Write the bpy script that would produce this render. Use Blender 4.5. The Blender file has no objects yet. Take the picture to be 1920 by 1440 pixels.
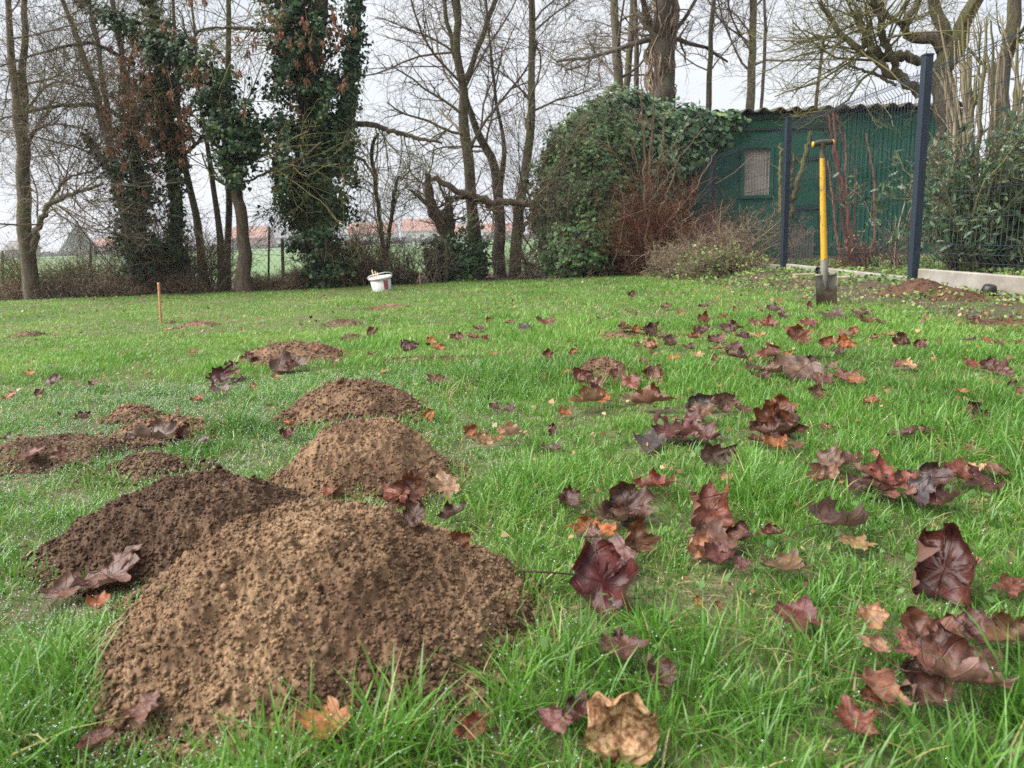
import bpy, math, random
import numpy as np
from mathutils import Matrix, Vector

random.seed(7)
rng = np.random.RandomState(11)
sc = bpy.context.scene
col = sc.collection

# ------------------------------------------------------------------ camera
FPX, CX, CY = 1400.0, 960.0, 720.0            # photograph is 1920 x 1440
PITCH, ROLL, CAMZ = math.radians(11.19), math.radians(2.15), 0.45
F_ = np.array([0, math.cos(PITCH), -math.sin(PITCH)])
R0 = np.array([1.0, 0, 0]); U0 = np.array([0, math.sin(PITCH), math.cos(PITCH)])
R_ = R0 * math.cos(ROLL) - U0 * math.sin(ROLL)
U_ = U0 * math.cos(ROLL) + R0 * math.sin(ROLL)
CAM = np.array([0, 0, CAMZ])
cam_d = bpy.data.cameras.new('camera'); cam = bpy.data.objects.new('camera', cam_d); col.objects.link(cam)
cam.matrix_world = Matrix(((R_[0], U_[0], -F_[0], CAM[0]), (R_[1], U_[1], -F_[1], CAM[1]),
                           (R_[2], U_[2], -F_[2], CAM[2]), (0, 0, 0, 1)))
cam_d.sensor_width = 36; cam_d.lens = 36 * FPX / 1920; cam_d.clip_start = 0.02; cam_d.clip_end = 3000
cam_d.dof.use_dof = True; cam_d.dof.focus_distance = 2.0; cam_d.dof.aperture_fstop = 11
sc.camera = cam

# ------------------------------------------------------------------ world, sun, exposure
SUN_EL, SUN_AZ = 50.0, 100.0          # soft overcast light, strongest from the left
w = bpy.data.worlds.new('World'); sc.world = w; w.use_nodes = True
wn = w.node_tree; wn.nodes.clear()
def wnode(t, **k):
    n = wn.nodes.new(t)
    for a, b in k.items(): setattr(n, a, b)
    return n
sky = wnode('ShaderNodeTexSky', sky_type='NISHITA'); sky.sun_disc = False
sky.sun_elevation = math.radians(SUN_EL); sky.sun_rotation = math.radians(-SUN_AZ)
sky.air_density = 1.0; sky.dust_density = 4.0; sky.ozone_density = 1.5
tc = wnode('ShaderNodeTexCoord'); mp = wnode('ShaderNodeMapping'); mp.inputs['Scale'].default_value = (1.0, 1.0, 2.6)
nz = wnode('ShaderNodeTexNoise'); nz.inputs['Scale'].default_value = 2.2; nz.inputs['Detail'].default_value = 6; nz.inputs['Roughness'].default_value = 0.55
cr = wnode('ShaderNodeValToRGB')
cr.color_ramp.elements[0].position = 0.36; cr.color_ramp.elements[0].color = (1.56, 1.66, 1.80, 1)
cr.color_ramp.elements[1].position = 0.62; cr.color_ramp.elements[1].color = (1.92, 1.96, 2.02, 1)
mx = wnode('ShaderNodeMix', data_type='RGBA'); mx.inputs["Factor"].default_value = 0.96
bgd = wnode('ShaderNodeBackground'); bgd.inputs['Strength'].default_value = 0.082
wo = wnode('ShaderNodeOutputWorld')
L = wn.links.new
L(tc.outputs['Generated'], mp.inputs['Vector']); L(mp.outputs['Vector'], nz.inputs['Vector'])
L(nz.outputs['Fac'], cr.inputs['Fac']); L(sky.outputs['Color'], mx.inputs['A']); L(cr.outputs['Color'], mx.inputs['B'])
L(mx.outputs['Result'], bgd.inputs['Color']); L(bgd.outputs['Background'], wo.inputs['Surface'])
sun_d = bpy.data.lights.new('sun', 'SUN'); sun_d.energy = 1.5; sun_d.angle = math.radians(65); sun_d.color = (1.0, 0.97, 0.93)
sun = bpy.data.objects.new('sun', sun_d); col.objects.link(sun)
se, sa = math.radians(SUN_EL), math.radians(SUN_AZ)
sdir = Vector((-math.sin(sa) * math.cos(se), math.cos(sa) * math.cos(se), math.sin(se)))
sun.rotation_euler = sdir.to_track_quat('Z', 'Y').to_euler()
sc.view_settings.view_transform = 'Standard'; sc.view_settings.look = 'None'
sc.view_settings.exposure = 2.65; sc.view_settings.gamma = 1.0
cy = sc.cycles
cy.max_bounces = 6; cy.diffuse_bounces = 3; cy.glossy_bounces = 2; cy.transmission_bounces = 4
cy.transparent_max_bounces = 4; cy.caustics_reflective = False; cy.caustics_refractive = False
cy.use_denoising = False

# ------------------------------------------------------------------ noise
_r = np.random.RandomState(3)
_perm = np.concatenate([_r.permutation(256)] * 3)
_grad = _r.normal(size=(256, 3)); _grad /= np.linalg.norm(_grad, axis=1)[:, None]
def pn(x, y, z=0.0):
    """gradient noise in about -0.7..0.7"""
    x, y, z = np.broadcast_arrays(np.asarray(x, float), np.asarray(y, float), np.asarray(z, float))
    xi, yi, zi = np.floor(x).astype(int), np.floor(y).astype(int), np.floor(z).astype(int)
    xf, yf, zf = x - xi, y - yi, z - zi
    xi &= 255; yi &= 255; zi &= 255
    f = lambda t: t * t * t * (t * (t * 6 - 15) + 10)
    u, v, s = f(xf), f(yf), f(zf)
    def g(a, b, c):
        h = _perm[_perm[_perm[xi + a] + yi + b] + zi + c]
        G = _grad[h]
        return G[..., 0] * (xf - a) + G[..., 1] * (yf - b) + G[..., 2] * (zf - c)
    l = lambda a, b, t: a + t * (b - a)
    return l(l(l(g(0,0,0), g(1,0,0), u), l(g(0,1,0), g(1,1,0), u), v),
             l(l(g(0,0,1), g(1,0,1), u), l(g(0,1,1), g(1,1,1), u), v), s)
def sstep(a, b, x):
    t = np.clip((np.asarray(x, float) - a) / (b - a), 0, 1); return t * t * (3 - 2 * t)
def unit(v): return v / np.maximum(np.linalg.norm(v, axis=-1, keepdims=True), 1e-9)

# ------------------------------------------------------------------ ground shape and pixel helpers
def Zg(x, y):
    x = np.asarray(x, float); y = np.asarray(y, float)
    z = -0.0136 * np.maximum(0, np.minimum(y, 12) - 1.5) - 0.25 * sstep(12, 40, y)
    z = z + (0.035 + 0.04 * sstep(4.2, 5.4, y)) * sstep(2.1, 2.8, x) * (1 - sstep(12, 20, y))
    z = z + 0.012 * pn(x * 1.3, y * 1.3, 4.2) * (1 - sstep(12, 30, y)) * sstep(1.0, 3.0, y) + 0.006 * pn(x * 4, y * 4, 1.2) * (1 - sstep(8, 12, y))
    return z
def ray(px, py): return F_ + R_ * ((px - CX) / FPX) + U_ * ((CY - py) / FPX)
def P(px, py, Y):
    d = ray(px, py); return CAM + d * (Y / d[1])
def depth(p): return float(np.dot(np.asarray(p) - CAM, F_))
HILLS = []
def hill_q(H, x, y):
    dx, dy = (x - H['x']) / H['rx'], (y - H['y']) / H['ry']
    a = np.arctan2(dy, dx); sq = H.get('sq', 2.0); r = (np.abs(dx) ** sq + np.abs(dy) ** sq) ** (1 / sq)
    edge = 1 + 0.22 * pn(np.cos(a) * 1.3 + H['s'], np.sin(a) * 1.3, H['s'] * 1.7) + 0.12 * pn(np.cos(a) * 4 + H['s'], np.sin(a) * 4, H['s'])
    return r / edge
def hill_h(H, x, y):
    q = hill_q(H, x, y); p = np.clip(1 - np.clip(q, 0, 1) ** (H['pw'] * .72), 0, 1)
    return H['h'] * .93 * (p - np.log1p(np.exp(11 * (p - .80))) / 11)/ .80
def Zf(x, y):
    z = Zg(x, y)
    for H in HILLS: z = z + 0  # keep shape
    hh = 0 * z
    for H in HILLS: hh = np.maximum(hh, hill_h(H, x, y))
    return z + hh
def G(px, py, fn=None):
    fn = fn or Zg
    d = ray(px, py); t = 0.2
    if fn is Zg:
        z0 = 0.0
        for _ in range(25):
            p = CAM + d * ((z0 - CAMZ) / min(d[2], -1e-4)); z0 = 0.5 * z0 + 0.5 * float(Zg(p[0], p[1]))
        return p
    t = 0.25 * 1.004 ** np.arange(1100); p = CAM + d * t[:, None]
    below = p[:, 2] < fn(p[:, 0], p[:, 1]); k = int(np.argmax(below)) if below.any() else -1
    return p[k]

# ------------------------------------------------------------------ mesh builder
class MB:
    def __init__(s): s.v = []; s.r = []; s.f = {3: [], 4: []}; s.m = {3: [], 4: []}; s.n = 0
    def add(s, v, f, rnd=0.5, mi=0):
        v = np.asarray(v, np.float32).reshape(-1, 3)
        s.v.append(v); s.r.append(np.broadcast_to(np.asarray(rnd, np.float32), (len(v),)))
        for ff in (f if isinstance(f, (list, tuple)) and len(f) and isinstance(f[0], np.ndarray) else [np.asarray(f)]):
            if len(ff): s.f[ff.shape[1]].append(ff.astype(np.int64) + s.n); s.m[ff.shape[1]].append(np.full(len(ff), mi, np.int32))
        s.n += len(v); return s
    def mesh(s, name, smooth=True):
        v = np.concatenate(s.v) if s.v else np.zeros((0, 3), np.float32)
        t = np.concatenate(s.f[3]) if s.f[3] else np.zeros((0, 3), np.int64)
        q = np.concatenate(s.f[4]) if s.f[4] else np.zeros((0, 4), np.int64)
        mi = np.concatenate(s.m[3] + s.m[4]) if (s.m[3] or s.m[4]) else np.zeros(0, np.int32)
        me = bpy.data.meshes.new(name)
        me.vertices.add(len(v)); me.vertices.foreach_set('co', v.ravel())
        nl = t.size + q.size; me.loops.add(nl)
        me.loops.foreach_set('vertex_index', np.concatenate([t.ravel(), q.ravel()]).astype(np.int32))
        npol = len(t) + len(q); me.polygons.add(npol)
        tot = np.concatenate([np.full(len(t), 3), np.full(len(q), 4)]).astype(np.int32)
        st = (np.cumsum(tot) - tot).astype(np.int32)
        me.polygons.foreach_set('loop_start', st)
        me.polygons.foreach_set('material_index', mi)
        me.polygons.foreach_set('use_smooth', np.full(npol, smooth, bool))
        a = me.attributes.new('rnd', 'FLOAT', 'POINT'); a.data.foreach_set('value', np.concatenate(s.r).astype(np.float32) if s.r else np.zeros(0, np.float32))
        me.update(calc_edges=True); me.validate(); return me
    def build(s, name, mat, parent=None, smooth=True):
        me = s.mesh(name, smooth)
        for m in (mat if isinstance(mat, list) else [mat]): me.materials.append(m)
        o = bpy.data.objects.new(name, me); col.objects.link(o)
        if parent is not None:
            o.parent = parent
            o.matrix_parent_inverse = parent.matrix_basis.inverted()
        return o
def empty(name, label, cat, loc, group=None):
    o = bpy.data.objects.new(name, None); col.objects.link(o); o.location = [float(c) for c in loc]
    o.empty_display_size = 0.1
    return tag(o, label, cat, group)
def tag(o, label, cat, group=None, kind=None):
    if label: o['label'] = label
    if cat: o['category'] = cat
    if group: o['group'] = group
    if kind: o['kind'] = kind
    return o

def tubes(mb, Pt, Rd, sides=5, rnd=None, bump=0.0, cap=False):
    """Pt (m,n,3), Rd (m,n): m tubes of n points each"""
    Pt = np.asarray(Pt, float); Rd = np.asarray(Rd, float)
    if Pt.ndim == 2: Pt = Pt[None]; Rd = Rd.reshape(1, -1)
    m, n, _ = Pt.shape
    if m == 0: return
    T = unit(np.gradient(Pt, axis=1))
    mt = np.abs(unit(T.mean(1))); ref = np.zeros((m, 3)); ref[np.arange(m), mt.argmin(1)] = 1
    N1 = unit(np.cross(T, ref[:, None, :])); N2 = np.cross(T, N1)
    a = np.arange(sides) * 2 * np.pi / sides
    V = Pt[:, :, None, :] + Rd[:, :, None, None] * (N1[:, :, None, :] * np.cos(a)[None, None, :, None] + N2[:, :, None, :] * np.sin(a)[None, None, :, None])
    if bump:
        D = V - Pt[:, :, None, :]
        k = 1 + bump * (pn(np.cos(a)[None, None] * 2.2 + 0 * V[..., 0], np.sin(a)[None, None] * 2.2 + 0 * V[..., 0], V[..., 2] * 1.6) * 1.6
                        + 0.6 * pn(V[..., 0] * 14, V[..., 1] * 14, V[..., 2] * 5))
        V = Pt[:, :, None, :] + D * k[..., None]
    base = (np.arange(m) * n * sides)[:, None, None]
    i = np.arange(n - 1)[None, :, None] * sides; j = np.arange(sides)[None, None, :]; j2 = (j + 1) % sides
    f = np.stack([base + i + j, base + i + j2, base + i + sides + j2, base + i + sides + j], -1).reshape(-1, 4)
    if rnd is None: rnd = rng.rand(m)
    rv = np.repeat(np.broadcast_to(rnd, (m,)), n * sides)
    fl = [f]
    if cap:
        c = []
        for b in range(m):
            for off, fl_ in ((0, 1), ((n - 1) * sides, 0)):
                ids = [b * n * sides + off + k for k in range(sides)]
                for k in range(1, sides - 1):
                    c.append((ids[0], ids[k], ids[k + 1]) if not fl_ else (ids[0], ids[k + 1], ids[k]))
        fl.append(np.array(c))
    mb.add(V.reshape(-1, 3), fl, rv)

def spline(pts, n):
    """smooth resample of a polyline with any number of columns"""
    p = np.asarray(pts, float); m = len(p)
    if m == 2: t = np.linspace(0, 1, n)[:, None]; return p[0] * (1 - t) + p[1] * t
    d = np.concatenate([[0], np.cumsum(np.linalg.norm(np.diff(p[:, :3], axis=0), axis=1))]); d /= d[-1]
    q = np.linspace(0, 1, n); out = np.zeros((n, p.shape[1]))
    tg = np.gradient(p, d, axis=0)
    k = np.clip(np.searchsorted(d, q, side='right') - 1, 0, m - 2)
    h = (d[k + 1] - d[k])[:, None]; t = ((q - d[k]) / (d[k + 1] - d[k]))[:, None]
    out = (2*t**3 - 3*t**2 + 1) * p[k] + (t**3 - 2*t**2 + t) * h * tg[k] + (-2*t**3 + 3*t**2) * p[k+1] + (t**3 - t**2) * h * tg[k+1]
    return out

def grow(Pt, Rd, k, t0, t1, length, ang, up, wander, n=6, rr=0.5, taper=0.35, curl=0.0, rmin=0.0012, spread=None):
    """k children on each of m parent polylines; returns (m*k,n,3),(m*k,n)"""
    m, np_, _ = Pt.shape
    idx = np.repeat(np.arange(m), k); M = len(idx)
    t = rng.uniform(t0, t1, M) * (np_ - 1); i = np.clip(t.astype(int), 0, np_ - 2); fr = (t - i)[:, None]
    p = Pt[idx, i] * (1 - fr) + Pt[idx, i + 1] * fr
    T = unit(Pt[idx, i + 1] - Pt[idx, i]); r0 = Rd[idx, i] * (1 - fr[:, 0]) + Rd[idx, i + 1] * fr[:, 0]
    rv = rng.normal(size=(M, 3))
    if spread is not None: rv = rv * np.asarray(spread)
    pe = unit(rv - T * (rv * T).sum(1, keepdims=True))
    a = np.radians(rng.normal(ang, ang * 0.25, M))[:, None]
    D = unit(T * np.cos(a) + pe * np.sin(a) + np.array([0, 0, up]))
    Ln = length * rng.uniform(0.45, 1.25, M) * (1 - 0.45 * t / (np_ - 1))
    out = np.zeros((M, n, 3)); out[:, 0] = p; st = Ln / (n - 1)
    cv = rng.normal(size=(M, 3)) * curl
    for j in range(1, n):
        D = unit(D + rng.normal(size=(M, 3)) * wander + cv + np.array([0, 0, up * 0.25]))
        out[:, j] = out[:, j - 1] + D * st[:, None]
    r0 = np.maximum(np.minimum(r0 * rr, r0 * 0.85), rmin)
    R = r0[:, None] * np.linspace(1, taper, n)[None]
    return out, np.maximum(R, rmin * 0.7)

IVY = (np.array([(0,0,0),(-.5,.12,-.02),(-.42,.5,-.02),(0,1,-.06),(.42,.5,-.02),(.5,.12,-.02),(0,.42,.10)], float),
       np.array([(0,1,6),(1,2,6),(2,3,6),(3,4,6),(4,5,6),(5,0,6)]))
LAUREL = (np.array([(0,0,0),(-.15,.3,.03),(-.15,.65,.02),(0,1,-.12),(.15,.65,.02),(.15,.3,.03),(0,.5,-.03)], float), IVY[1])
def cards(mb, pos, nrm, size, tmpl, rnd=None, down=0.7, jit=0.5):
    N = len(pos)
    if N == 0: return
    nrm = unit(nrm + rng.normal(size=(N, 3)) * jit)
    tip = rng.normal(size=(N, 3)) * 0.7 + np.array([0, 0, -down])
    tip = unit(tip - nrm * (tip * nrm).sum(1, keepdims=True)); sd = np.cross(tip, nrm)
    tv, tf = tmpl; k = len(tv); size = np.broadcast_to(size, (N,))
    wv = rng.uniform(0.8, 1.2, N)
    V = pos[:, None] + size[:, None, None] * (sd[:, None] * (tv[None, :, 0:1] * wv[:, None, None]) + tip[:, None] * (tv[None, :, 1:2] - 0.3) + nrm[:, None] * tv[None, :, 2:3] * rng.uniform(-.3, 1.8, (N, 1, 1)))
    f = (np.arange(N) * k)[:, None, None] + tf[None]
    if rnd is None: rnd = rng.rand(N)
    mb.add(V.reshape(-1, 3), f.reshape(-1, tf.shape[1]), np.repeat(rnd, k))

def box(mb, c, s, rot=None, rnd=0.5, bev=0.0):
    c = np.asarray(c, float); h = np.asarray(s, float) / 2
    if bev <= 0:
        v = np.array([(x, y, z) for x in (-1, 1) for y in (-1, 1) for z in (-1, 1)], float) * h
        f = np.array([(0,1,3,2),(4,6,7,5),(0,4,5,1),(2,3,7,6),(0,2,6,4),(1,5,7,3)])
    else:
        v = []; 
        for x in (-1, 1):
            for y in (-1, 1):
                for z in (-1, 1):
                    for ax in range(3):
                        q = np.array([x, y, z]) * h
                        for o in range(3):
                            if o != ax: q[o] -= (x, y, z)[o] * bev
                        v.append(q)
        v = np.array(v)
        from mathutils import geometry
        bm = bmesh_hull(v); v, f = bm
    if rot is not None: v = v @ np.asarray(rot).T
    mb.add(v + c, f, rnd)
def bmesh_hull(v):
    import bmesh
    b = bmesh.new()
    for q in v: b.verts.new(q)
    bmesh.ops.convex_hull(b, input=b.verts)
    b.verts.index_update(); vv = np.array([x.co[:] for x in b.verts]); ff = np.array([[x.index for x in f.verts] for f in b.faces if len(f.verts) == 3])
    b.free(); return vv, ff
def rotz(a): c, s = math.cos(a), math.sin(a); return np.array([(c, -s, 0), (s, c, 0), (0, 0, 1)])
def roty(a): c, s = math.cos(a), math.sin(a); return np.array([(c, 0, s), (0, 1, 0), (-s, 0, c)])
def rotx(a): c, s = math.cos(a), math.sin(a); return np.array([(1, 0, 0), (0, c, -s), (0, s, c)])
def ico(sub):
    import bmesh
    b = bmesh.new(); bmesh.ops.create_icosphere(b, subdivisions=sub, radius=1)
    b.verts.index_update(); v = np.array([x.co[:] for x in b.verts]); f = np.array([[x.index for x in q.verts] for q in b.faces]); b.free(); return v, f
ICO1, ICO2 = ico(1), ico(2)
def lumps(mb, pos, size, tmpl, jit=0.25, flat=0.8, rnd=None):
    N = len(pos)
    if N == 0: return
    tv, tf = tmpl; k = len(tv)
    A = unit(rng.normal(size=(N, 3))); B = unit(np.cross(A, rng.normal(size=(N, 3)))); C = np.cross(A, B)
    v = tv[None] * (1 + rng.normal(size=(N, k, 1)) * jit) * rng.uniform(0.7, 1.25, (N, 1, 3))
    V = v[..., 0:1] * A[:, None] + v[..., 1:2] * B[:, None] + v[..., 2:3] * C[:, None]
    V[..., 2] *= flat
    V = pos[:, None] + V * np.broadcast_to(size, (N,))[:, None, None]
    f = (np.arange(N) * k)[:, None, None] + tf[None]
    if rnd is None: rnd = rng.rand(N)
    mb.add(V.reshape(-1, 3), f.reshape(-1, 3), np.repeat(rnd, k))

# ------------------------------------------------------------------ materials
class NT:
    def __init__(s, name):
        s.m = bpy.data.materials.new(name); s.m.use_nodes = True; s.t = s.m.node_tree; s.t.nodes.clear()
        s.out = s.n('ShaderNodeOutputMaterial'); s.b = s.n('ShaderNodeBsdfPrincipled'); s.l(s.b.outputs[0], s.out.inputs[0])
    def n(s, t, **k):
        q = s.t.nodes.new(t)
        for a, b in k.items(): setattr(q, a, b)
        return q
    def l(s, a, b): s.t.links.new(a, b)
    def set(s, **k):
        for a, b in k.items():
            s.b.inputs[a.replace('_', ' ')].default_value = b
        return s
    def noise(s, scale, detail=4, rough=0.6, coord='Object', stretch=None, dist=0.0):
        c = s.n('ShaderNodeTexCoord'); q = s.n('ShaderNodeTexNoise')
        q.inputs['Scale'].default_value = scale; q.inputs['Detail'].default_value = detail; q.inputs['Roughness'].default_value = rough; q.inputs['Distortion'].default_value = dist
        src = c.outputs[coord]
        if stretch:
            m = s.n('ShaderNodeMapping'); m.inputs['Scale'].default_value = stretch; s.l(src, m.inputs['Vector']); src = m.outputs['Vector']
        s.l(src, q.inputs['Vector']); return q.outputs['Fac']
    def attr(s, name='rnd'): return s.n('ShaderNodeAttribute', attribute_name=name).outputs['Fac']
    def ramp(s, fac, stops):
        r = s.n('ShaderNodeValToRGB'); e = r.color_ramp.elements
        while len(e) < len(stops): e.new(0.5)
        for q, (p, c) in zip(e, stops): q.position = p; q.color = (c[0], c[1], c[2], 1)
        s.l(fac, r.inputs['Fac']); return r.outputs['Color']
    def mix(s, fac, a, b, mode='MIX'):
        q = s.n('ShaderNodeMix', data_type='RGBA', blend_type=mode)
        for inp, val in (('Factor', fac), ('A', a), ('B', b)):
            if isinstance(val, (int, float)): q.inputs[inp].default_value = val
            elif isinstance(val, (tuple, list)): q.inputs[inp].default_value = (*val[:3], 1)
            else: s.l(val, q.inputs[inp])
        return q.outputs['Result']
    def math(s, op, a, b=None):
        q = s.n('ShaderNodeMath', operation=op)
        for i, v in enumerate((a, b)):
            if v is None: continue
            if isinstance(v, (int, float)): q.inputs[i].default_value = v
            else: s.l(v, q.inputs[i])
        return q.outputs[0]
    def rng_(s, v, a, b, c=0.0, d=1.0):
        q = s.n('ShaderNodeMapRange'); s.l(v, q.inputs['Value'])
        for k, x in zip(('From Min', 'From Max', 'To Min', 'To Max'), (a, b, c, d)): q.inputs[k].default_value = x
        return q.outputs['Result']
    def color(s, c): s.l(c, s.b.inputs['Base Color']); return s
    def bump(s, h, strength=0.5, dist=0.01):
        q = s.n('ShaderNodeBump'); q.inputs['Strength'].default_value = strength; q.inputs['Distance'].default_value = dist
        s.l(h, q.inputs['Height']); s.l(q.outputs[0], s.b.inputs['Normal']); return s
    def translucent(s, color, fac=0.35):
        t = s.n('ShaderNodeBsdfTranslucent'); m = s.n('ShaderNodeMixShader'); m.inputs[0].default_value = fac
        s.l(color, t.inputs['Color']); s.l(s.b.outputs[0], m.inputs[1]); s.l(t.outputs[0], m.inputs[2]); s.l(m.outputs[0], s.out.inputs[0]); return s

def mat_bark(name, dark, light, moss, moss_amt=0.5, scale=22.0):
    m = NT(name); a = m.noise(scale, 6, 0.7, stretch=(1, 1, 0.28), dist=0.6); b = m.noise(2.2, 4, 0.6)
    c = m.ramp(a, [(0.32, dark), (0.68, light)])
    f = m.rng_(b, 0.62 - 0.3 * moss_amt, 0.8 - 0.25 * moss_amt); c = m.mix(f, c, moss)
    m.color(c).set(Roughness=0.9); m.bump(a, 0.9, 0.03); return m.m
def mat_rnd(name, stops, rough=0.6, noise=0.25, ns=30, spec=0.4, bump=0.0):
    m = NT(name); a = m.attr(); n = m.noise(ns, 3)
    f = m.math('ADD', a, m.math('MULTIPLY', m.math('SUBTRACT', n, 0.5), noise * 2))
    c = m.ramp(f, stops); m.color(c).set(Roughness=rough); m.b.inputs['Specular IOR Level'].default_value = spec
    if bump: m.bump(n, bump, 0.01)
    return m, c
BARK_G = mat_bark('bark_greenish', (.045, .037, .025), (.175, .14, .095), (.12, .13, .045), 0.45)
BARK_B = mat_bark('bark_brown', (.038, .027, .019), (.155, .11, .075), (.09, .092, .038), 0.15)
BARK_M = mat_bark('bark_mossy', (.052, .048, .027), (.20, .175, .095), (.165, .17, .045), 0.75)
BARK_D = mat_bark('bark_dark', (.024, .018, .013), (.10, .072, .050), (.075, .08, .03), 0.25)
TWIG_G = mat_rnd('twig_grey', [(0, (.07, .052, .038)), (0.6, (.15, .115, .082)), (1, (.21, .175, .10))], 0.85)[0].m
TWIG_B = mat_rnd('twig_brown', [(0, (.10, .066, .042)), (0.6, (.21, .15, .10)), (1, (.32, .25, .17))], 0.85)[0].m
TWIG_R = mat_rnd('twig_russet', [(0, (.07, .022, .012)), (0.6, (.15, .05, .026)), (1, (.22, .10, .055))], 0.8)[0].m
TWIG_RED = mat_rnd('red_stem', [(0, (.12, .042, .028)), (0.6, (.20, .078, .050)), (1, (.27, .14, .09))], 0.7)[0].m
TWIG_SH = mat_rnd('shoot_brown', [(0, (.09, .052, .032)), (0.6, (.16, .098, .062)), (1, (.24, .17, .11))], 0.8)[0].m
TWIG_P = mat_rnd('twig_pale', [(0, (.16, .12, .07)), (0.6, (.26, .21, .13)), (1, (.36, .30, .21))], 0.8)[0].m
TWIG_M = mat_rnd('twig_mossy', [(0, (.08, .08, .03)), (0.6, (.14, .13, .045)), (1, (.20, .17, .07))], 0.9)[0].m
def leafmat(name, stops, rough=0.42, tr=0.15, noise=0.12):
    m, c = mat_rnd(name, stops, rough, noise, 40, 0.45); m.translucent(c, tr); return m.m
IVY_D = leafmat('ivy_dark', [(0, (.013, .036, .012)), (0.55, (.031, .078, .022)), (0.9, (.070, .130, .038)), (1, (.13, .17, .05))])
IVY_L = leafmat('ivy_green', [(0, (.030, .080, .026)), (0.45, (.078, .170, .050)), (0.85, (.155, .265, .085)), (1, (.27, .34, .10))])
IVY_T = leafmat('ivy_greygreen', [(0, (.055, .115, .056)), (0.5, (.115, .21, .100)), (0.9, (.20, .31, .150)), (1, (.29, .36, .14))], 0.38)
LAUR = leafmat('laurel_leaf', [(0, (.028, .062, .026)), (0.5, (.060, .115, .045)), (1, (.13, .19, .075))], 0.3)
SEED = leafmat('seed_brown', [(0, (.15, .065, .038)), (0.5, (.26, .125, .070)), (1, (.38, .21, .125))], 0.8, 0.3)
DRYL = leafmat('dry_leaf_bits', [(0, (.12, .060, .030)), (0.5, (.22, .13, .07)), (1, (.33, .23, .13))], 0.85, 0.2)
WEED = leafmat('weed_leaf', [(0, (.05, .12, .03)), (0.5, (.12, .22, .05)), (1, (.32, .38, .10))], 0.5, 0.3)

# ------------------------------------------------------------------ ground (one sheet to the horizon)
def bedmask(x, y):
    e = 2.14 - 0.07 * np.clip(np.asarray(y) - 5, -2, 8)
    return sstep(-0.18, 0.2, x - e + 0.45 * pn(x * 1.7, y * 1.7, 9.1) + 0.18 * pn(x * 6, y * 6, 2.0)) * (np.asarray(y) > 1.6)
def litmask(x, y): return sstep(9.55, 9.95, np.asarray(y) + 0.25 * pn(np.asarray(x) * 1.1, 3.3, 0.2)) * (1 - sstep(12, 14, y))
def axis(lo, hi, step, far, grow_=1.25):
    a = list(np.arange(lo, hi + 1e-6, step)); s = step
    while a[-1] < far: s *= grow_; a.append(a[-1] + s)
    return a
xs = axis(0, 5.0, 0.05, 900); xs = np.array([-q for q in xs[:0:-1]] + xs)
ys = np.array(axis(-1.0, 12.5, 0.05, 1600)); ys = np.concatenate([[-60, -20, -6, -2.5, -1.4], ys])
X, Y = np.meshgrid(xs, ys); Z = Zg(X, Y)
bmk = bedmask(X, Y) * (Y < 12.2); Z = Z + bmk * (0.014 * pn(X * 9, Y * 9, 3) + 0.012 * pn(X * 23, Y * 23, 6)) * (np.abs(X) < 5)
ny, nx = X.shape; ii = np.arange(ny - 1)[:, None] * nx + np.arange(nx - 1)[None]
fq = np.stack([ii, ii + 1, ii + nx + 1, ii + nx], -1).reshape(-1, 4)
kind = np.clip(np.maximum(bmk, litmask(X, Y)), 0, 1) * 0.5 + 0.0
kind = np.where(Y > 13, 1.0, kind)
gm = MB(); gm.add(np.stack([X, Y, Z], -1), fq, kind.ravel())
m = NT('ground_soil_grass_field')
a = m.attr(); n1 = m.noise(14, 6, 0.7); n2 = m.noise(3, 4); n3 = m.noise(0.05, 4, 0.6); n4 = m.noise(60, 5, 0.7)
n6 = m.noise(140, 5, 0.75); thatch = m.mix(m.rng_(n6, .42, .62), m.ramp(n1, [(0.3, (.035, .045, .014)), (0.6, (.060, .085, .022)), (0.75, (.11, .12, .04))]), m.ramp(n1, [(0.35, (.10, .075, .035)), (.7, (.22, .18, .09))]))
soil = m.ramp(n4, [(0.3, (.035, .022, .014)), (0.55, (.075, .050, .032)), (0.75, (.13, .09, .06))])
n5 = m.noise(1.2, 4, 0.6, stretch=(0.25, 1, 1))
field = m.mix(m.rng_(n3, 0.35, 0.65), (.085, .155, .060), (.125, .195, .085)); field = m.mix(m.math('MULTIPLY', n5, 0.5), field, (.13, .20, .07))
c = m.mix(m.rng_(a, 0.08, 0.42), thatch, soil); c = m.mix(m.rng_(a, 0.6, 0.95), c, field)
m.color(c).set(Roughness=0.95); m.bump(n4, 0.7, 0.02)
ground = gm.build('ground', m.m); tag(ground, None, None, kind='structure')

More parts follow.
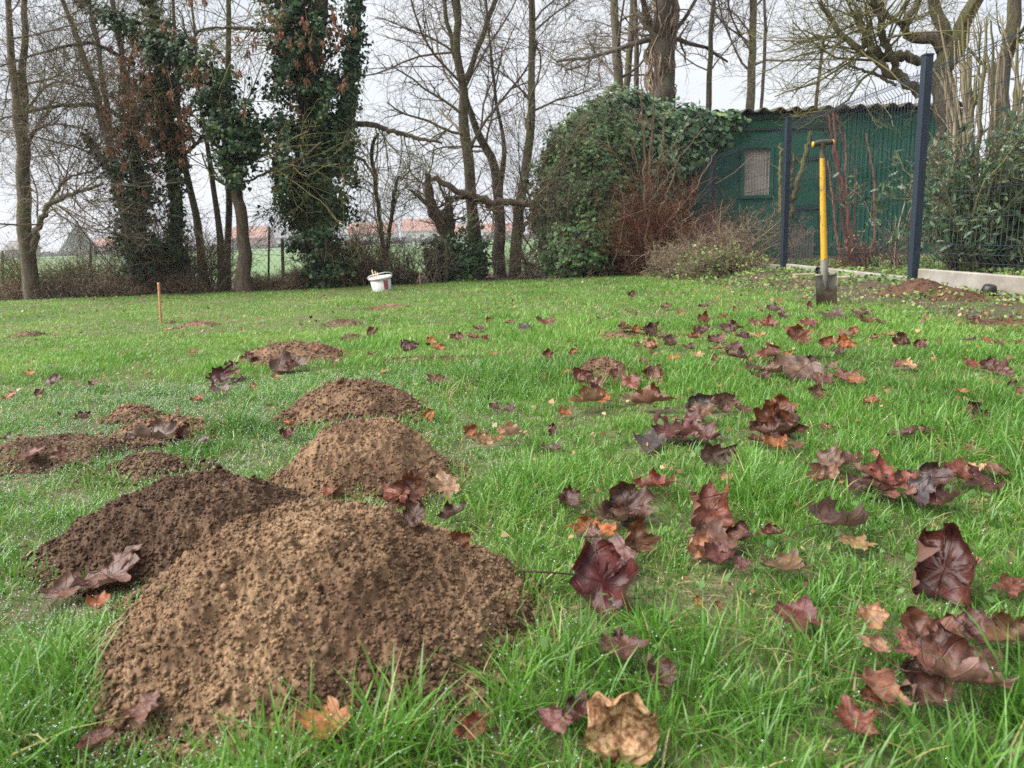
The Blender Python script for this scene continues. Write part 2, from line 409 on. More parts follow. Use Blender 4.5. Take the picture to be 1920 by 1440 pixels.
# ------------------------------------------------------------------ molehills
# (centre px, front base py, half width px, top py, depth ratio, profile power, colour, label)
SAND = (.225, .155, .100); DARKS = (.125, .084, .058); MID = (.180, .120, .080); GREY = (.140, .098, .068)
HSPEC = [
 (572, 1376, 402, 951, 0.84, 2.0, SAND, 'largest molehill of sandy brown crumbly earth, nearest to the camera'),
 (352, 1096, 266, 899, 0.72, 2.0, DARKS, 'wide molehill of dark damp earth just behind the largest sandy one'),
 (680, 940, 176, 786, 0.75, 2.0, SAND, 'cone shaped light brown molehill standing behind the largest one'),
 (662, 802, 145, 712, 0.75, 2.0, MID, 'rounded brown molehill behind the cone shaped light brown one'),
 (300, 835, 112, 779, 0.8, 1.9, MID, 'low brown molehill with a curled purple leaf lying on its front'),
 (270, 905, 108, 854, 0.7, 2.0, GREY, 'low spread molehill directly in front of the curled purple leaf'),
 (80, 885, 160, 820, 0.7, 2.0, GREY, 'flat grey brown molehill at the left edge of the picture'),
 (545, 686, 104, 639, 1.0, 1.9, MID, 'long low molehill halfway across the lawn, behind the bunch of dark leaves'),
 (1130, 722, 70, 668, 0.8, 1.8, MID, 'small round molehill among red leaves, right of the lawn middle'),
 (370, 616, 42, 599, 1.0, 1.6, MID, 'small far molehill just right of the upright bamboo stake'),
 (728, 582, 40, 569, 1.0, 1.6, MID, 'thin far molehill on the lawn in front of the white bucket'),
 (642, 612, 38, 596, 1.0, 1.8, GREY, 'small dark molehill far behind the long low one'),
 (245, 795, 58, 754, 0.8, 1.8, MID, 'narrow strip molehill left of the tall grass tuft'),
 (50, 632, 38, 619, 0.8, 1.8, GREY, 'low dark molehill far off near the left picture edge'),
 (665, 642, 32, 622, 0.9, 1.8, GREY, 'small brown molehill beside the right end of the long low one'),
 (1165, 640, 60, 618, 0.7, 1.9, MID, 'flattened far molehill with red leaves on it, lawn middle right'),
 (800, 686, 110, 668, 0.5, 2.0, GREY, 'thin scatter of grey earth under the far row of red leaves'),
 (321, 607, 10, 600, 1.0, 1.8, DARKS, 'tiny dark earth clod at the foot of the bamboo stake'),
]
for k, (cx, fy, hw, ty, rat, pw, colr, lab) in enumerate(HSPEC):
    f = G(cx, fy); Yc = f[1] * 1.1
    for _ in range(8):
        c = P(cx, fy, Yc); zc = float(Zg(c[0], Yc)); d = depth((c[0], Yc, zc)); rx = hw / FPX * d; Yc = f[1] + rx * rat * 0.93
    top = P(cx, ty, Yc); h = max(0.02, top[2] - zc)
    HILLS.append(dict(x=top[0], y=Yc, rx=rx, ry=rx * rat, h=h, pw=pw, s=k * 3.7 + 0.4, c=colr, lab=lab, hw=hw, sq=2.9 if k == 0 else 2.3 if k < 4 else 2.0))
m = NT('molehill_soil'); oi = m.n('ShaderNodeObjectInfo'); a = m.attr(); n1 = m.noise(260, 4, 0.7); n2 = m.noise(7, 6, 0.7); n3 = m.noise(45, 4, 0.7)
c = m.mix(m.rng_(n2, 0.40, 0.60), m.mix(1.0, oi.outputs['Color'], (.55, .49, .47), 'MULTIPLY'), m.mix(1.0, oi.outputs['Color'], (1.08, 1.06, 1.0), 'MULTIPLY'))
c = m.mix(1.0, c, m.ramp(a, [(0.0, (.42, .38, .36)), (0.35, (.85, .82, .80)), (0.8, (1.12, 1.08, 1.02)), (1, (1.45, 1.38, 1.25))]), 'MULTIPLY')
c = m.mix(1.0, c, m.ramp(n3, [(0.3, (.72, .70, .70)), (0.6, (1.1, 1.08, 1.05))]), 'MULTIPLY')
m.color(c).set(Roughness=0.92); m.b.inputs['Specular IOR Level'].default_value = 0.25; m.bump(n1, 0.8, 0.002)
SOIL = m.m
def crumb_noise(x, y, z, s):
    big = 0.020 * pn(x * 5.5, y * 5.5, s + 9) + 0.016 * pn(x * 13, y * 13, z * 13 + s)
    clod = np.clip(pn(x * 26, y * 26, z * 26 + s), -.25, 1) * .014
    return big + clod + 0.0095 * (1 - 2.4 * np.abs(pn(x * 52, y * 52, z * 52 + s + 3))) + 0.0075 * (1 - 2.4 * np.abs(pn(x * 115, y * 115, z * 115 + s + 5))) + 0.004 * pn(x * 230, y * 230, z * 230 + s)
def molehill(H):
    n = int(np.clip(H['hw'] * 1.1, 40, 330)); mb = MB()
    g = np.linspace(-1.3, 1.3, n); GX, GY = np.meshgrid(g, g); x = H['x'] + GX * H['rx']; y = H['y'] + GY * H['ry']
    q = hill_q(H, x, y); hh = hill_h(H, x, y); sc_ = min(1.0, H['h'] / 0.10); s = H['s']
    inn = 1 - sstep(0.85, 1.15, q)
    det = crumb_noise(x, y, Zg(x, y) + hh, s)
    z = Zg(x, y) + hh + det * inn * (0.3 + 0.7 * sc_) - 0.012 - np.clip(q - 1, 0, 1) * 0.10
    ii = np.arange(n - 1)[:, None] * n + np.arange(n - 1)[None]
    f = np.stack([ii, ii + 1, ii + n + 1, ii + n], -1).reshape(-1, 4)
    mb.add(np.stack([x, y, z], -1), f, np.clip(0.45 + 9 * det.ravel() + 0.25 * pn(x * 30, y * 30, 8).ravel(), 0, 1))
    # loose crumbs: clustered, many small, few large
    N = int(np.clip(H['hw'] ** 1.75 * 1.35, 150, 55000)); lod = 0.85 if H['hw'] > 150 else 1.4
    r = np.sqrt(rng.rand(N)) * 1.12; a = rng.rand(N) * 2 * np.pi
    r = np.where(rng.rand(N) < 0.10, r * 1.16, r)
    px_, py_ = H['x'] + r * np.cos(a) * H['rx'], H['y'] + r * np.sin(a) * H['ry']
    q = hill_q(H, px_, py_)
    sz = 0.0010 + 0.0028 * rng.rand(N) ** 2.6 + 0.006 * (rng.rand(N) > 0.9955) * rng.rand(N); sz *= lod * (0.8 + 0.5 * sstep(0.6, 1.1, q))
    dd = crumb_noise(px_, py_, Zg(px_, py_) + hill_h(H, px_, py_), s)
    pz = Zg(px_, py_) + hill_h(H, px_, py_) + dd * (1 - sstep(0.85, 1.15, q)) * (0.3 + 0.7 * sc_) - 0.012 * (q < 1) + sz * 0.3
    keep = (q < rng.uniform(1.0, 1.26, N)) & (pn(px_ * 38, py_ * 38, s) > rng.uniform(-.9, .2, N))
    pos = np.stack([px_, py_, pz], -1)[keep]; sz = sz[keep]
    big = sz > 0.0042
    lumps(mb, pos[~big], sz[~big], ICO1, 0.45, 0.9, np.clip(rng.normal(.55, .2, (~big).sum()), 0, 1)); lumps(mb, pos[big], sz[big], ICO1, 0.40, 0.85, np.clip(rng.normal(.55, .22, big.sum()), 0, 1))
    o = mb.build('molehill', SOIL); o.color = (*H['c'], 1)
    tag(o, H['lab'], 'molehill', 'molehills across the lawn'); return o
for H in HILLS: molehill(H)

# soil heaps and crumbs along the concrete base of the fence
#FENCE_HEAPS

# ------------------------------------------------------------------ grass
TUFTS = [(1000, 930, .16, .045), (1060, 1340, .15, .035), (860, 740, .35, .030), (440, 810, .08, .055), (940, 1120, .10, .03), (1450, 930, .25, .03),
         (680, 1430, .13, .05), (1880, 1330, .15, .05), (60, 1330, .15, .035), (1850, 860, .3, .03), (700, 860, .05, .02), (1260, 1260, .12, .03), (420, 700, .25, .03), (1150, 700, .4, .025), (1780, 780, .5, .02)]
TUFTS = [(*G(a, b)[:2], r, h) for a, b, r, h in TUFTS]
def grass_height(x, y):
    h = 0.019 + 0.036 * np.clip(pn(x * 2.6, y * 2.6, 5.5) + 0.22, 0, 1) + 0.026 * np.clip(pn(x * 7, y * 7, 7.5), -.4, 1); h = np.maximum(h, .012 + .013 * sstep(1.8, 3.5, y))
    h = h * (1 + .9 * sstep(2, 4, y) * pn(x * 1.9, y * 1.9, 14.0)); h = h * (1 - 0.12 * sstep(3, 6, y)) * (1 - 0.25 * sstep(-0.3, -1.2, x) * sstep(1.2, 2, y))
    for tx, ty, r, dh in TUFTS: h = h + dh * np.exp(-((x - tx) ** 2 + (y - ty) ** 2) / (r * r) * 2)
    return h
# ------------------------------------------------------------------ fallen maple leaves
HALF = [(0,0),(.10,-.05),(.21,-.13),(.33,-.09),(.50,-.12),(.45,.0),(.48,.09),(.38,.15),(.48,.19),(.62,.24),(.74,.45),(.57,.45),(.50,.56),(.35,.50),(.28,.56),(.34,.70),(.22,.72),(.14,.83),(.09,.92),(0,1.04)]
def leaf_mesh(name, pose, seed, seg=7):
    r = np.random.RandomState(seed)
    half = np.array(HALF, float); half[:, 0] *= r.uniform(.82, 1.1); half[1:-1] += r.normal(size=(len(half) - 2, 2)) * .022
    lf = half.copy(); lf[:, 0] *= -1; lf[1:-1] += r.normal(size=(len(half) - 2, 2)) * .022
    if pose == 'B':      # broad oval old leaf
        t = np.linspace(0, np.pi, 18); half = np.stack([np.sin(t) * .44 * (1 + .09 * np.sin(5 * t + r.rand() * 6) + .05 * np.sin(11 * t)), .5 - .56 * np.cos(t)], 1); half[0, 0] = half[-1, 0] = 0
        lf = half * [-1, 1] + r.normal(size=half.shape) * .03; lf[0] = half[0]; lf[-1] = half[-1]
    out = np.concatenate([half, lf[::-1][1:-1]])
    nx_ = np.roll(out, -1, 0); out = np.stack([out, out * .5 + nx_ * .5 + r.normal(size=out.shape) * .008], 1).reshape(-1, 2)
    K = len(out); ctr = np.array([0, .30]); rings = np.linspace(0, 1, seg + 1)[1:]
    uv = np.concatenate([[ctr]] + [ctr + (out - ctr) * q for q in rings]); uv0 = uv.copy()
    f3 = np.array([(0, 1 + k, 1 + (k + 1) % K) for k in range(K)])
    f4 = np.array([(1 + a * K + k, 1 + (a + 1) * K + k, 1 + (a + 1) * K + (k + 1) % K, 1 + a * K + (k + 1) % K) for a in range(seg - 1) for k in range(K)])
    v = np.zeros((len(uv), 3)); v[:, :2] = uv - [0, .4]
    amp = dict(F=.05, C=.075, U=.085, L=.06, B=.15)[pose]
    rad = np.linalg.norm(uv - ctr, axis=1)
    v[:, 2] = amp * (pn(uv[:, 0] * 3.2 + seed, uv[:, 1] * 3.2, seed) * 2.0 + .8 * pn(uv[:, 0] * 8, uv[:, 1] * 8 + seed, 1)) + amp * .5 * rad * np.sin(5 * np.arctan2(uv[:, 0], uv[:, 1] - .05) + r.rand() * .3)
    v[:, 2] += .10 * np.abs(v[:, 0]) * r.uniform(-.2, 1.5)
    def bend(v, ang, k, off=0):
        d = np.array([math.cos(ang), math.sin(ang)]); s = v[:, 0] * d[0] + v[:, 1] * d[1]; pz = v[:, 2]
        s2 = np.where(s > off, s - off, 0) if off is not None else s
        th = k * s2; rr_ = 1 / k
        ns = np.where(s2 != 0, (rr_ - pz) * np.sin(th), 0) + (s - s2); nz_ = np.where(s2 != 0, rr_ - (rr_ - pz) * np.cos(th), pz)
        o = v.copy(); o[:, 0] += (ns - s) * d[0]; o[:, 1] += (ns - s) * d[1]; o[:, 2] = nz_; return o
    an_ = np.arctan2(uv[:, 0] - ctr[0], uv[:, 1] - ctr[1]); ec = sstep(.22, .75, rad) * np.clip(.45 + 1.5 * pn(np.cos(an_) * 1.6 + seed, np.sin(an_) * 1.6, seed * .7), 0, 1.1) * dict(F=.8, C=1.1, U=1.0, L=.5, B=.5)[pose]
    dirv = (uv - ctr) / np.maximum(rad, 1e-3)[:, None]; v[:, :2] -= dirv * (rad * .42 * ec)[:, None]; v[:, 2] += rad * .55 * ec * (1 if r.rand() < .75 else -1)
    kk = dict(F=(.9, .5), C=(2.1, 1.5), U=(1.8, 1.1), L=(3.4, .5), B=(1.5, 1.0))[pose]
    a0 = r.uniform(0, 6.28) if pose != 'L' else r.choice([0, math.pi])
    v = bend(v, a0, kk[0] * r.uniform(.7, 1.3), None if pose == 'L' else -.1); v = bend(v, a0 + r.uniform(1, 2.2), kk[1] * r.uniform(.5, 1.4) + .05, 0)
    if pose in 'CUF': v = bend(v, a0 + r.uniform(2.6, 3.6), kk[1] * r.uniform(.6, 1.9) + .1, .12)
    mb = MB(); mb.add(v, [f3, f4], 0.5)
    base = v[1 + (seg - 1) * K]; st = spline([base, base + [r.normal() * .1, -.25, -.02], base + [r.normal() * .25, -.6, -.10]], 7)
    tubes(mb, st, np.full((1, 7), .011), 4, 0.0)
    me = mb.mesh(name)
    la = me.attributes.new('luv', 'FLOAT_VECTOR', 'POINT'); full = np.zeros((len(me.vertices), 3), np.float32); full[:len(uv0), :2] = uv0; full[len(uv0):, 1] = .01
    la.data.foreach_set('vector', full.ravel()); return me
def mat_leaf(name, mottled=False):
    m = NT(name); oi = m.n('ShaderNodeObjectInfo'); at = m.n('ShaderNodeAttribute', attribute_name='luv'); sp = m.n('ShaderNodeSeparateXYZ'); m.l(at.outputs['Vector'], sp.inputs[0])
    ax_ = m.math('ABSOLUTE', sp.outputs[0]); an = m.math('ARCTAN2', ax_, m.math('ADD', sp.outputs[1], .012)); rd = m.math('SQRT', m.math('ADD', m.math('MULTIPLY', ax_, ax_), m.math('MULTIPLY', sp.outputs[1], sp.outputs[1])))
    dm = None
    for ang in (0.0, 0.98, 1.78):
        d = m.math('MULTIPLY', m.math('ABSOLUTE', m.math('SUBTRACT', an, ang)), rd); dm = d if dm is None else m.math('MINIMUM', dm, d)
    vein = m.rng_(dm, .004, .016, 1, 0)
    mpn = m.n('ShaderNodeTexNoise'); mpn.inputs['Scale'].default_value = 5 if not mottled else 11; mpn.inputs['Detail'].default_value = 5; mpn.inputs['Roughness'].default_value = .65
    va = m.n('ShaderNodeVectorMath', operation='ADD'); m.l(at.outputs['Vector'], va.inputs[0]); cmb = m.n('ShaderNodeCombineXYZ'); m.l(m.math('MULTIPLY', oi.outputs['Random'], 40), cmb.inputs[2]); m.l(cmb.outputs[0], va.inputs[1]); m.l(va.outputs[0], mpn.inputs['Vector'])
    n = mpn.outputs['Fac']; base = oi.outputs['Color']
    if mottled: c = m.ramp(n, [(.38, (.12, .050, .022)), (.47, (.25, .125, .058)), (.54, (.43, .26, .135)), (.68, (.58, .41, .24))]); c = m.mix(m.math('MULTIPLY', vein, .7), c, (.16, .07, .03))
    else:
        c = m.mix(m.rng_(n, .35, .7), m.mix(1.0, base, (.50, .45, .50), 'MULTIPLY'), m.mix(1.0, base, (1.45, 1.25, 1.15), 'MULTIPLY'))
        c = m.mix(m.math('MULTIPLY', vein, .55), c, m.mix(1.0, base, (.35, .33, .40), 'MULTIPLY'))
        bf = m.n('ShaderNodeNewGeometry').outputs['Backfacing']; und = m.mix(.45, m.mix(1.0, base, (1.3, 1.25, 1.3), 'MULTIPLY'), (.20, .13, .10)); c = m.mix(bf, c, und)
    m.color(c).set(Roughness=.42 if not mottled else .7); m.b.inputs['Specular IOR Level'].default_value = .42 if not mottled else .3
    h = m.math('ADD', m.math('MULTIPLY', n, 1.0), m.math('MULTIPLY', vein, -.5)); m.bump(h, .35, .006); m.translucent(c, .18); return m.m
LEAFM, MOTT = mat_leaf('maple_leaf'), mat_leaf('mottled_leaf', True)
BANK = {p: [leaf_mesh('maple_leaf', p, 50 + 13 * k + ord(p)) for k in range(n)] for p, n in (('F', 9), ('C', 11), ('U', 9), ('L', 7))}
for q in BANK.values():
    for me in q: me.materials.append(LEAFM)
broad = leaf_mesh('mottled_leaf', 'B', 5); broad.materials.append(MOTT)
LC = dict(D=(.072, .027, .018), P=(.104, .060, .043), R=(.125, .042, .022), O=(.250, .095, .028), T=(.300, .185, .100), B=(.140, .074, .042), K=(.060, .048, .046))
LN = dict(D='dark maroon', P='greyish purple', R='rusty red', O='orange', T='pale tan', B='dull brown', K='blackish')
PN = dict(F='lying flat', C='curled up', U='on edge', L='rolled up')
# px, py, width px, colour, pose, own label ('' = made from its place)
LV = []
def lv(s, lab=''):
    for it in s.split(';'):
        it = it.strip()
        if not it: continue
        a, b, c, d, e = it.split(','); LV.append((float(a), float(b), float(c), d.strip(), e.strip(), lab))
for s, lab in (
 ('1145,1120,175,D,C', 'glossy maroon two-lobed maple leaf, largest dark leaf right of the biggest molehill'),
 ('1140,1068,95,P,F', 'greyish purple leaf tucked behind the glossy two-lobed maroon leaf'),
 ('1172,950,105,P,U', 'upright pointed purple maple leaf above the row of rusty leaves in the middle'),
 ('1228,930,78,R,C', 'rusty red leaf touching the upright pointed purple leaf on its right'),
 ('1075,962,60,D,C', 'small dark leaf half sunk in grass left of the upright purple leaf'),
 ('1098,998,52,O,U', 'orange cupped leaf low left of the upright pointed purple leaf'),
 ('1190,1022,78,R,U', 'rusty red leaf standing directly behind the glossy two-lobed maroon leaf'),
 ('1150,988,70,P,F', 'flat purple leaf between the upright pointed leaf and the rusty standing one'),
 ('1135,1018,55,O,F', 'thin orange leaf under the flat purple leaf in the middle cluster'),
 ('1335,988,115,R,C', 'pointed reddish brown maple leaf on top of the pile at mid right'),
 ('1350,1030,95,B,F', 'brown leaf beneath the pointed reddish leaf at mid right'),
 ('1308,1035,60,T,U', 'pale tan leaf at the left side of the pointed reddish leaf pile'),
 ('1388,1027,64,D,C', 'dark leaf on the right side of the pointed reddish leaf pile'),
 ('1442,1032,46,R,L', 'small red rolled leaf just right of the pointed reddish leaf pile'),
 ('1580,1012,120,P,L', 'long pinkish grey rolled leaf lying alone in short grass at the right'),
 ('1605,1045,62,T,F', 'pale tan leaf under the long pinkish grey rolled leaf'),
 ('1768,1068,165,D,U', 'big dark red cupped maple leaf standing open near the right edge'),
 ('1475,1083,95,B,F', 'dull brown leaf half hidden in grass between the rolled and the two-lobed leaf'),
 ('1495,1185,90,D,F', 'maroon leaf sunk in the grass behind the tall front tuft'),
 ('1640,1200,75,T,C', 'pale pinkish tan leaf left of the tall folded brown leaf at lower right'),
 ('1715,1205,105,B,U', 'tall folded brown leaf standing at lower right'),
 ('1640,1252,58,T,F', 'flat yellowish tan leaf below the pale pinkish tan one'),
 ('1830,1218,100,D,C', 'dark purple leaf at the top of the lower right corner pile'),
 ('1885,1255,110,B,L', 'long brown rolled leaf at the right edge of the corner pile'),
 ('1895,1125,52,R,C', 'reddish leaf curl at the right edge below the big cupped leaf'),
 ('1715,1292,92,P,U', 'upright mauve leaf in the middle of the lower right corner pile'),
 ('1725,1340,100,P,C', 'mauve leaf at the left front of the lower right corner pile'),
 ('1805,1340,150,D,L', 'long dark leaf rolled towards the camera in the lower right corner pile'),
 ('1650,1335,95,B,F', 'dull brown leaf flat on the left fringe of the corner pile'),
 ('1765,1255,80,D,C', 'dark leaf at the centre top of the lower right corner pile'),
 ('1595,1385,74,R,F', 'orange red leaf alone in the grass left of the corner pile'),
 ('1170,1258,95,D,F', 'dark brown leaf under the tall grass behind the mottled tan leaf'),
 ('1228,1312,84,D,C', 'dark leaf peeping out on the right of the mottled tan leaf'),
 ('1095,1384,80,D,C', 'dark purple leaf leaning on the left of the mottled tan leaf'),
 ('1040,1402,66,P,F', 'purple leaf flat at the left foot of the mottled tan leaf'),
 ('888,1385,64,R,U', 'rusty red leaf standing at the front right foot of the largest molehill'),
 ('610,1412,100,O,F', 'light brown leaf in the grass at the front of the largest molehill'),
 ('214,1098,108,P,F', 'lilac grey leaf flat on the left flank of the largest molehill'),
 ('125,1120,75,P,F', 'grey leaf beside the lilac one left of the largest molehill'),
 ('192,1150,48,O,F', 'small bright orange leaf left of the largest molehill'),
 ('272,1366,64,B,F', 'brown leaf at the front left base of the largest molehill'),
 ('190,1428,60,D,F', 'dark leaf at the bottom edge of the picture on the left'),
 ('770,925,84,R,U', 'round rusty red leaf standing behind the right top of the largest molehill'),
 ('742,946,52,R,C', 'small rusty leaf with grey edge left of the round standing one'),
 ('785,962,64,D,U', 'dark leaf just below the round rusty standing one'),
 ('832,930,62,T,C', 'pale brown cupped leaf right of the round rusty standing one'),
 ('850,985,62,D,C', 'shrivelled dark leaf at the right shoulder of the largest molehill'),
 ('866,1012,52,R,U', 'dark red leaf curl at the lowest point of the right shoulder pile'),
 ('625,935,42,R,F', 'reddish leaf bit between the largest and the cone shaped molehill'),
 ('1556,891,76,P,F', 'flat purple leaf at the left end of the long leaf heap at right'),
 ('1549,916,66,B,C', 'brown curled leaf at the left front of the long leaf heap at right'),
 ('1616,903,54,P,F', 'mauve leaf in the upper middle of the long leaf heap at right'),
 ('1652,912,92,R,U', 'dark red leaf standing in the middle of the long leaf heap at right'),
 ('1650,938,70,P,F', 'flat grey purple leaf at the front of the long leaf heap at right'),
 ('1706,917,34,R,C', 'small reddish leaf between the red and blackish leaves of the long heap'),
 ('1751,921,80,K,C', 'blackish leaf right of centre in the long leaf heap at right'),
 ('1732,951,76,K,F', 'blackish leaf lying flat at the front of the long leaf heap'),
 ('1774,968,64,D,L', 'rolled dark leaf at the front right of the long leaf heap'),
 ('1796,911,64,R,F', 'reddish leaf at the right end of the long leaf heap'),
 ('1822,896,40,T,U', 'pale tan leaf standing at the right end of the long leaf heap'),
 ('1837,930,64,D,F', 'dark leaf at the far right end of the long leaf heap'),
 ('1452,798,84,B,U', 'brown pointed maple leaf standing on the middle right leaf pile'),
 ('1448,826,74,D,C', 'dark leaf at the left of the middle right leaf pile'),
 ('1482,816,74,P,C', 'purple leaf at the right of the middle right leaf pile'),
 ('1450,848,54,O,F', 'orange leaf at the front foot of the middle right leaf pile'),
 ('1462,773,62,R,U', 'bright dark red leaf standing behind the middle right leaf pile'),
 ('283,837,86,P,L', 'curled purple leaf lying across the low molehill on the left'),
 ('353,820,46,D,U', 'dark red leaf tip standing at the right end of the curled purple leaf'),
 ('413,709,46,D,U', 'broad dark leaf standing in the bunch behind the tall left grass tuft'),
 ('547,690,74,P,F', 'flat grey purple leaf right of the standing dark bunch'),
 ('1820,788,66,D,U', 'dark brown leaf standing alone near the right edge'),
 ('1496,709,80,P,C', 'large mauve maple leaf on the leaf row right of the middle'),
 ('1492,633,52,R,U', 'bright dark red leaf standing in front of the spade'),
 ): lv(s, lab)
lv('1392,1080,32,D,C;1310,1138,30,O,U;1345,1147,22,R,U;1309,766,64,K,C;1350,772,64,P,C;1390,780,32,D,F;1268,818,84,D,F;1312,822,64,D,C;1309,792,64,B,C;1335,867,64,P,U;1361,874,42,D,F;1215,841,64,K,F')
lv('1444,676,50,R,C;1478,672,20,T,U;1384,679,48,D,C;1380,659,42,P,F;1440,612,36,R,U;1417,612,30,B,F;1545,653,42,O,C;1579,657,42,O,C;1571,672,26,D,F;1447,706,60,B,F;1462,691,36,D,F;1545,724,42,D,F;1582,717,42,B,F;1601,726,36,O,F;1530,751,42,P,C')
lv('1372,619,38,P,U;1324,608,36,R,F;1357,602,22,O,F;1316,631,42,D,C;1301,642,32,O,C;1256,653,42,P,C;1222,649,32,T,U;1222,627,42,D,F;1339,645,36,P,F;1425,638,32,T,F;1309,676,26,T,F;1339,687,24,R,C;1264,683,26,O,F;1222,717,46,B,C')
lv('1564,597,52,P,F;1616,593,36,P,F;1620,612,42,R,C;1582,631,32,B,F;1601,631,24,O,C;1515,616,34,R,F;1455,584,34,P,F;1461,569,14,O,F;1515,576,18,R,U;1324,578,26,P,F;1249,580,24,R,F;1275,593,14,O,F')
lv('1688,653,46,D,C;1721,653,28,R,U;1665,634,26,T,F;1684,692,26,B,F;1706,696,32,T,F;1639,642,20,R,F;1819,694,32,R,F;1849,698,48,P,C;1879,709,48,P,C;1894,728,24,D,U;1807,752,30,T,F;1912,751,22,R,F;1725,796,28,B,U;1695,837,52,P,F;1729,837,38,D,C;1635,773,34,O,F;1819,859,32,B,U;1639,863,24,T,U;1549,811,24,B,U;1365,923,30,T,F;1819,646,26,P,F;1852,646,26,R,F;1871,653,22,B,F;1909,653,20,R,F;1837,608,24,D,F;1819,606,16,D,C')
lv('1185,559,24,R,C;1025,613,42,R,C;984,622,34,K,F;956,611,17,R,F;916,603,15,R,U;899,620,27,P,F;890,641,30,R,C;911,643,20,R,C;860,639,32,R,C;810,643,22,O,U;821,663,27,O,C;762,662,42,P,C;774,648,12,D,U;697,672,24,R,F;697,630,24,R,U;1175,618,30,R,F;1192,617,20,O,U;1223,627,38,D,C;1178,589,14,R,F;1123,603,17,D,F;1027,669,27,R,U;1074,665,18,O,U;1223,651,28,T,U;1196,657,18,P,F;1086,724,48,R,C;1117,728,38,B,U;1185,731,46,R,C;1230,717,42,B,C;1062,714,18,O,F;1098,768,70,B,L;1130,759,38,O,F;1227,769,74,R,L;1176,757,30,P,F;1020,724,13,R,F;822,728,42,R,F;807,787,30,O,U;886,814,36,O,U;911,839,42,T,C;963,832,52,T,L;935,835,18,O,F;1036,814,30,D,U;1036,856,48,P,F;932,776,30,P,F;956,778,24,D,F;1057,783,27,O,F;813,898,20,D,F;928,672,17,O,F;942,689,12,R,U;779,679,14,T,F;723,707,17,T,F')
lv('437,699,30,D,C;415,739,42,P,F;455,724,32,K,C;440,709,22,R,F;520,679,27,T,U;550,694,30,R,C;632,682,22,T,U;108,722,36,D,C;73,742,20,D,U;23,752,27,O,F;57,709,24,O,F;177,729,24,R,F;103,695,15,D,F;160,792,32,D,C;380,845,42,P,F;243,832,22,D,F;373,759,27,O,F;478,739,20,O,F;517,717,18,O,F;63,859,46,R,F;115,867,38,D,C;53,899,24,R,F;537,829,38,R,C;543,809,22,O,F;10,832,27,P,F;280,709,18,T,F;80,814,14,O,F;467,675,30,R,F;363,667,20,O,F;230,669,12,O,F;110,635,12,O,F;340,600,10,O,F;590,660,14,O,F')
lv('1480,625,26,B,F;1395,640,30,D,F;1345,660,34,B,F;1290,660,26,D,F;1410,700,30,D,F;1520,690,34,D,C;1560,700,30,B,F;1425,720,40,D,F;1240,640,26,B,F;1205,690,30,D,F;1330,700,24,R,F;1610,600,30,D,F;1650,612,26,B,F;1470,600,24,D,F;1380,590,20,B,F;1590,880,52,D,F;1680,945,64,B,F;1700,930,60,D,C;1610,930,58,D,F;1860,905,48,B,F;1300,800,56,D,F;1290,835,50,B,F;1420,840,44,D,F;1490,850,40,B,F;1120,745,34,D,F;1150,720,30,B,C;1340,1060,60,D,F;1165,985,48,D,F;1110,1030,44,B,F;1780,1215,60,D,F;1840,1290,80,D,F;1700,1260,60,B,F;1640,1345,70,D,F')
MARKS = [('the largest sandy molehill', 570, 1200), ('the dark damp molehill', 300, 1000), ('the cone shaped molehill', 680, 870), ('the rounded brown molehill', 660, 755), ('the curled purple leaf', 283, 850), ('the long low molehill', 540, 650),
 ('the small round molehill', 1130, 695), ('the spade', 1548, 560), ('the white bucket', 716, 545), ('the middle right leaf pile', 1460, 820), ('the glossy two-lobed leaf', 1145, 1105), ('the big cupped leaf', 1768, 1068),
 ('the long leaf heap', 1690, 925), ('the fence post', 1715, 540), ('the large mauve leaf', 1496, 709), ('the standing dark bunch', 413, 709), ('the tall left grass tuft', 440, 800), ('the lone standing brown leaf', 1820, 786), ('the flattened far molehill', 1165, 630), ('the bamboo stake', 300, 600), ('the pointed reddish leaf pile', 1340, 1000), ('the bright red leaf by the spade', 1492, 633)]
def place_label(px, py, wpx, c, p):
    best = min(MARKS, key=lambda k: ((px - k[1]) ** 2 + ((py - k[2]) * 2.0) ** 2))
    dx, dy = px - best[1], (py - best[2]) * 2
    rel = ('right of' if dx > 0 else 'left of') if abs(dx) > abs(dy) else ('in front of' if dy > 0 else 'behind')
    near = 'close ' if math.hypot(dx, dy) < 60 else '' if math.hypot(dx, dy) < 130 else 'far '
    if rel in ('in front of', 'behind') and near == 'close ': near = 'just '
    if rel in ('right of', 'left of') and near == 'close ': near = 'just '
    size = 'tiny' if wpx < 20 else 'small' if wpx < 34 else 'medium' if wpx < 60 else 'large'
    return f"{size} {LN[c]} leaf {PN[p]}, {near}{rel} {best[0]}"
LEAFPOS = []
